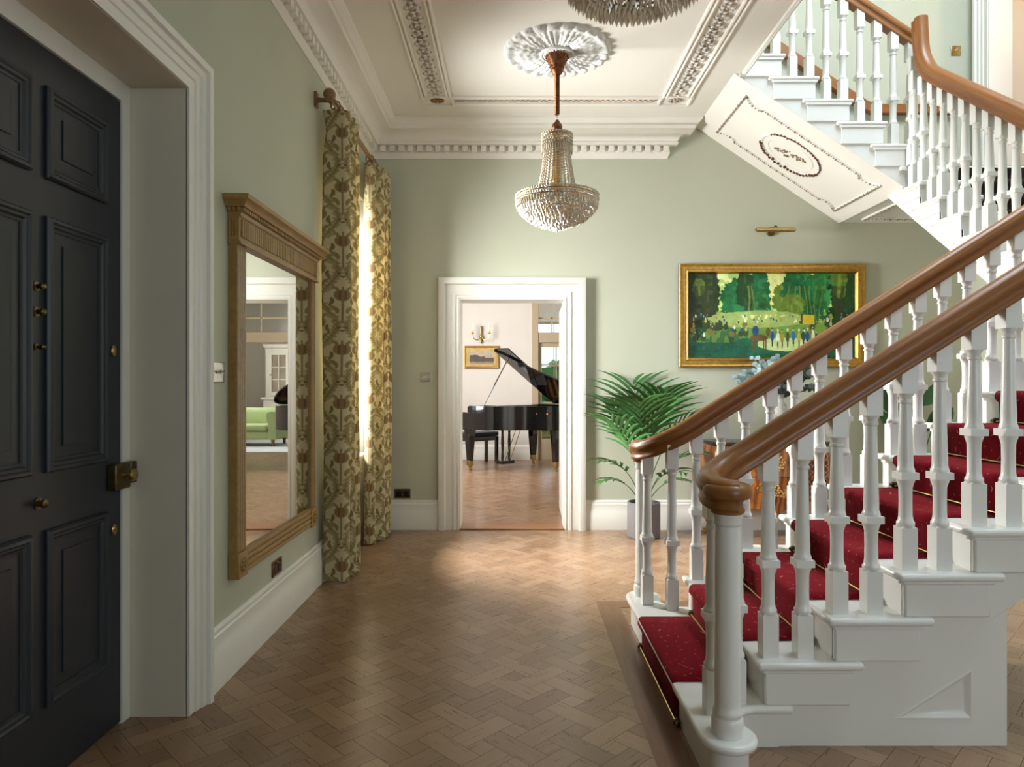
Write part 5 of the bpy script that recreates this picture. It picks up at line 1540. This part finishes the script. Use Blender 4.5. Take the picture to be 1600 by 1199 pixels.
m = MB().tube(smooth_path([(SX, PY1-.02, SZ-.17), (SX, PY1-.03, SZ-.10), (SX, PY1-.02, SZ), (SX, PY1-.03, SZ+.09), (SX, PY1-.02, SZ+.13)], 5), [.006]+[.018]*12+[.016]*7+[.004], 10)
m.ball((SX, PY1-.025, SZ-.16), .018, 10, 6).ball((SX, PY1-.03, SZ-.06), .034, 12, 7).build('back_plate', M['brass'], t)
for s in (-1, 1):
    a = MB().tube(smooth_path([(SX, PY1-.05, SZ-.06), (SX+s*.06, PY1-.09, SZ-.12), (SX+s*.13, PY1-.11, SZ-.09), (SX+s*.145, PY1-.11, SZ-.02)], 6), .008, 8)
    a.lathe([(.006, 0), (.028, .012), (.03, .018), (.014, .022), (.016, .05), (.011, .052)], 14, (SX+s*.145, PY1-.11, SZ-.02)).build('arm', M['brass'], t)
    MB().lathe([(.0095, 0), (.0095, .09), (.012, .10), (.012, .118), (.007, .14), (.001, .155)], 10, (SX+s*.145, PY1-.11, SZ+.03)).build('candle_bulb', M['ivory'], t)

# ------------------------------------------------------------------ living room: rug, sofas, cupboard (seen in the mirror)
struct_rug = tag(MB().box(1.2, 4.3, 13.2, 16.4, 0, .012).build('rug', M['rug'], bevel=.003), 'pale grey rug in the living room reflected in the hall mirror', 'rug')
def sofa(label, cat, name, x0, x1, y0, dep):
    t = thing(name, label, cat, ((x0+x1)/2, y0+dep/2, .0))
    V = M['lime']
    MB().box(x0+.1, x1-.1, y0+.05, y0+dep-.1, .16, .34).build('base', V, t, bevel=.03)
    MB().box(x0+.2, x1-.2, y0+.0, y0+dep-.25, .34, .47).build('seat_cushion', V, t, bevel=.05, seg=3)
    b = MB().box(x0+.05, x1-.05, y0+dep-.24, y0+dep-.06, .2, .70).tube([(x0, y0+dep-.13, .70), (x1, y0+dep-.13, .70)], .11, 16); b.build('backrest', V, t, smooth=45)
    for xx in (x0+.1, x1-.1):
        MB().box(xx-.08, xx+.08, y0+.02, y0+dep-.1, .16, .62).tube([(xx, y0, .63), (xx, y0+dep-.05, .63)], .12, 16).build('arm', V, t, smooth=45)
        for yy in (y0+.08, y0+dep-.15): MB().lathe([(.022, .013), (.034, .035), (.03, .07), (.045, .16)], 12, (xx, yy, 0)).build('leg', M['pole'], t)
    return t
sofa('pale green sofa with scrolled arms in the living room, reflected in the mirror', 'sofa', 'sofa', 2.42, 4.25, 14.3, .95)
sofa('pale green armchair in the living room glimpsed under the piano through the doorway', 'armchair', 'armchair', .30, 1.18, 14.6, .85)
t = thing('glazed_cupboard', 'cream cupboard with small-paned glass doors at the end of the living room', 'cupboard', (2.94, 16.6, 0))
CP = M['cream_paint']
MB().box(2.34, 3.54, 16.75, 17.15, 0, 2.2).box(2.34, 3.54, 16.6, 17.15, 0, .95).build('carcass', CP, t, bevel=.006)
MB().box(2.29, 3.59, 16.55, 17.15, .95, 1.0).build('shelf_top', CP, t, bevel=.006)
MB().mould([(2.34, 17.15, 2.2), (2.34, 16.75, 2.2), (3.54, 16.75, 2.2), (3.54, 17.15, 2.2)], [(0, 0), (.03, .02), (.05, .08), (.05, .10), (-.02, .10), (-.02, 0)], (0,0,1)).build('cornice', CP, t)
for x0 in (2.44, 2.97):
    d = MB().box(x0, x0+.06, 16.72, 16.75, 1.05, 2.12).box(x0+.41, x0+.47, 16.72, 16.75, 1.05, 2.12).box(x0+.06, x0+.41, 16.72, 16.75, 1.05, 1.13).box(x0+.06, x0+.41, 16.72, 16.75, 2.04, 2.12).box(x0+.225, x0+.245, 16.722, 16.748, 1.13, 2.04)
    for k in (1, 2): z = 1.13+.91*k/3; d.box(x0+.06, x0+.41, 16.722, 16.748, z-.01, z+.01)
    dd_ = d.build('door', CP, t); MB().box(x0+.06, x0+.41, 16.735, 16.745, 1.13, 2.04).build('pane', M['grey_paper'], dd_)
    MB().ball((x0+.44, 16.71, 1.55), .018, 8, 5).build('knob', M['brass'], dd_)
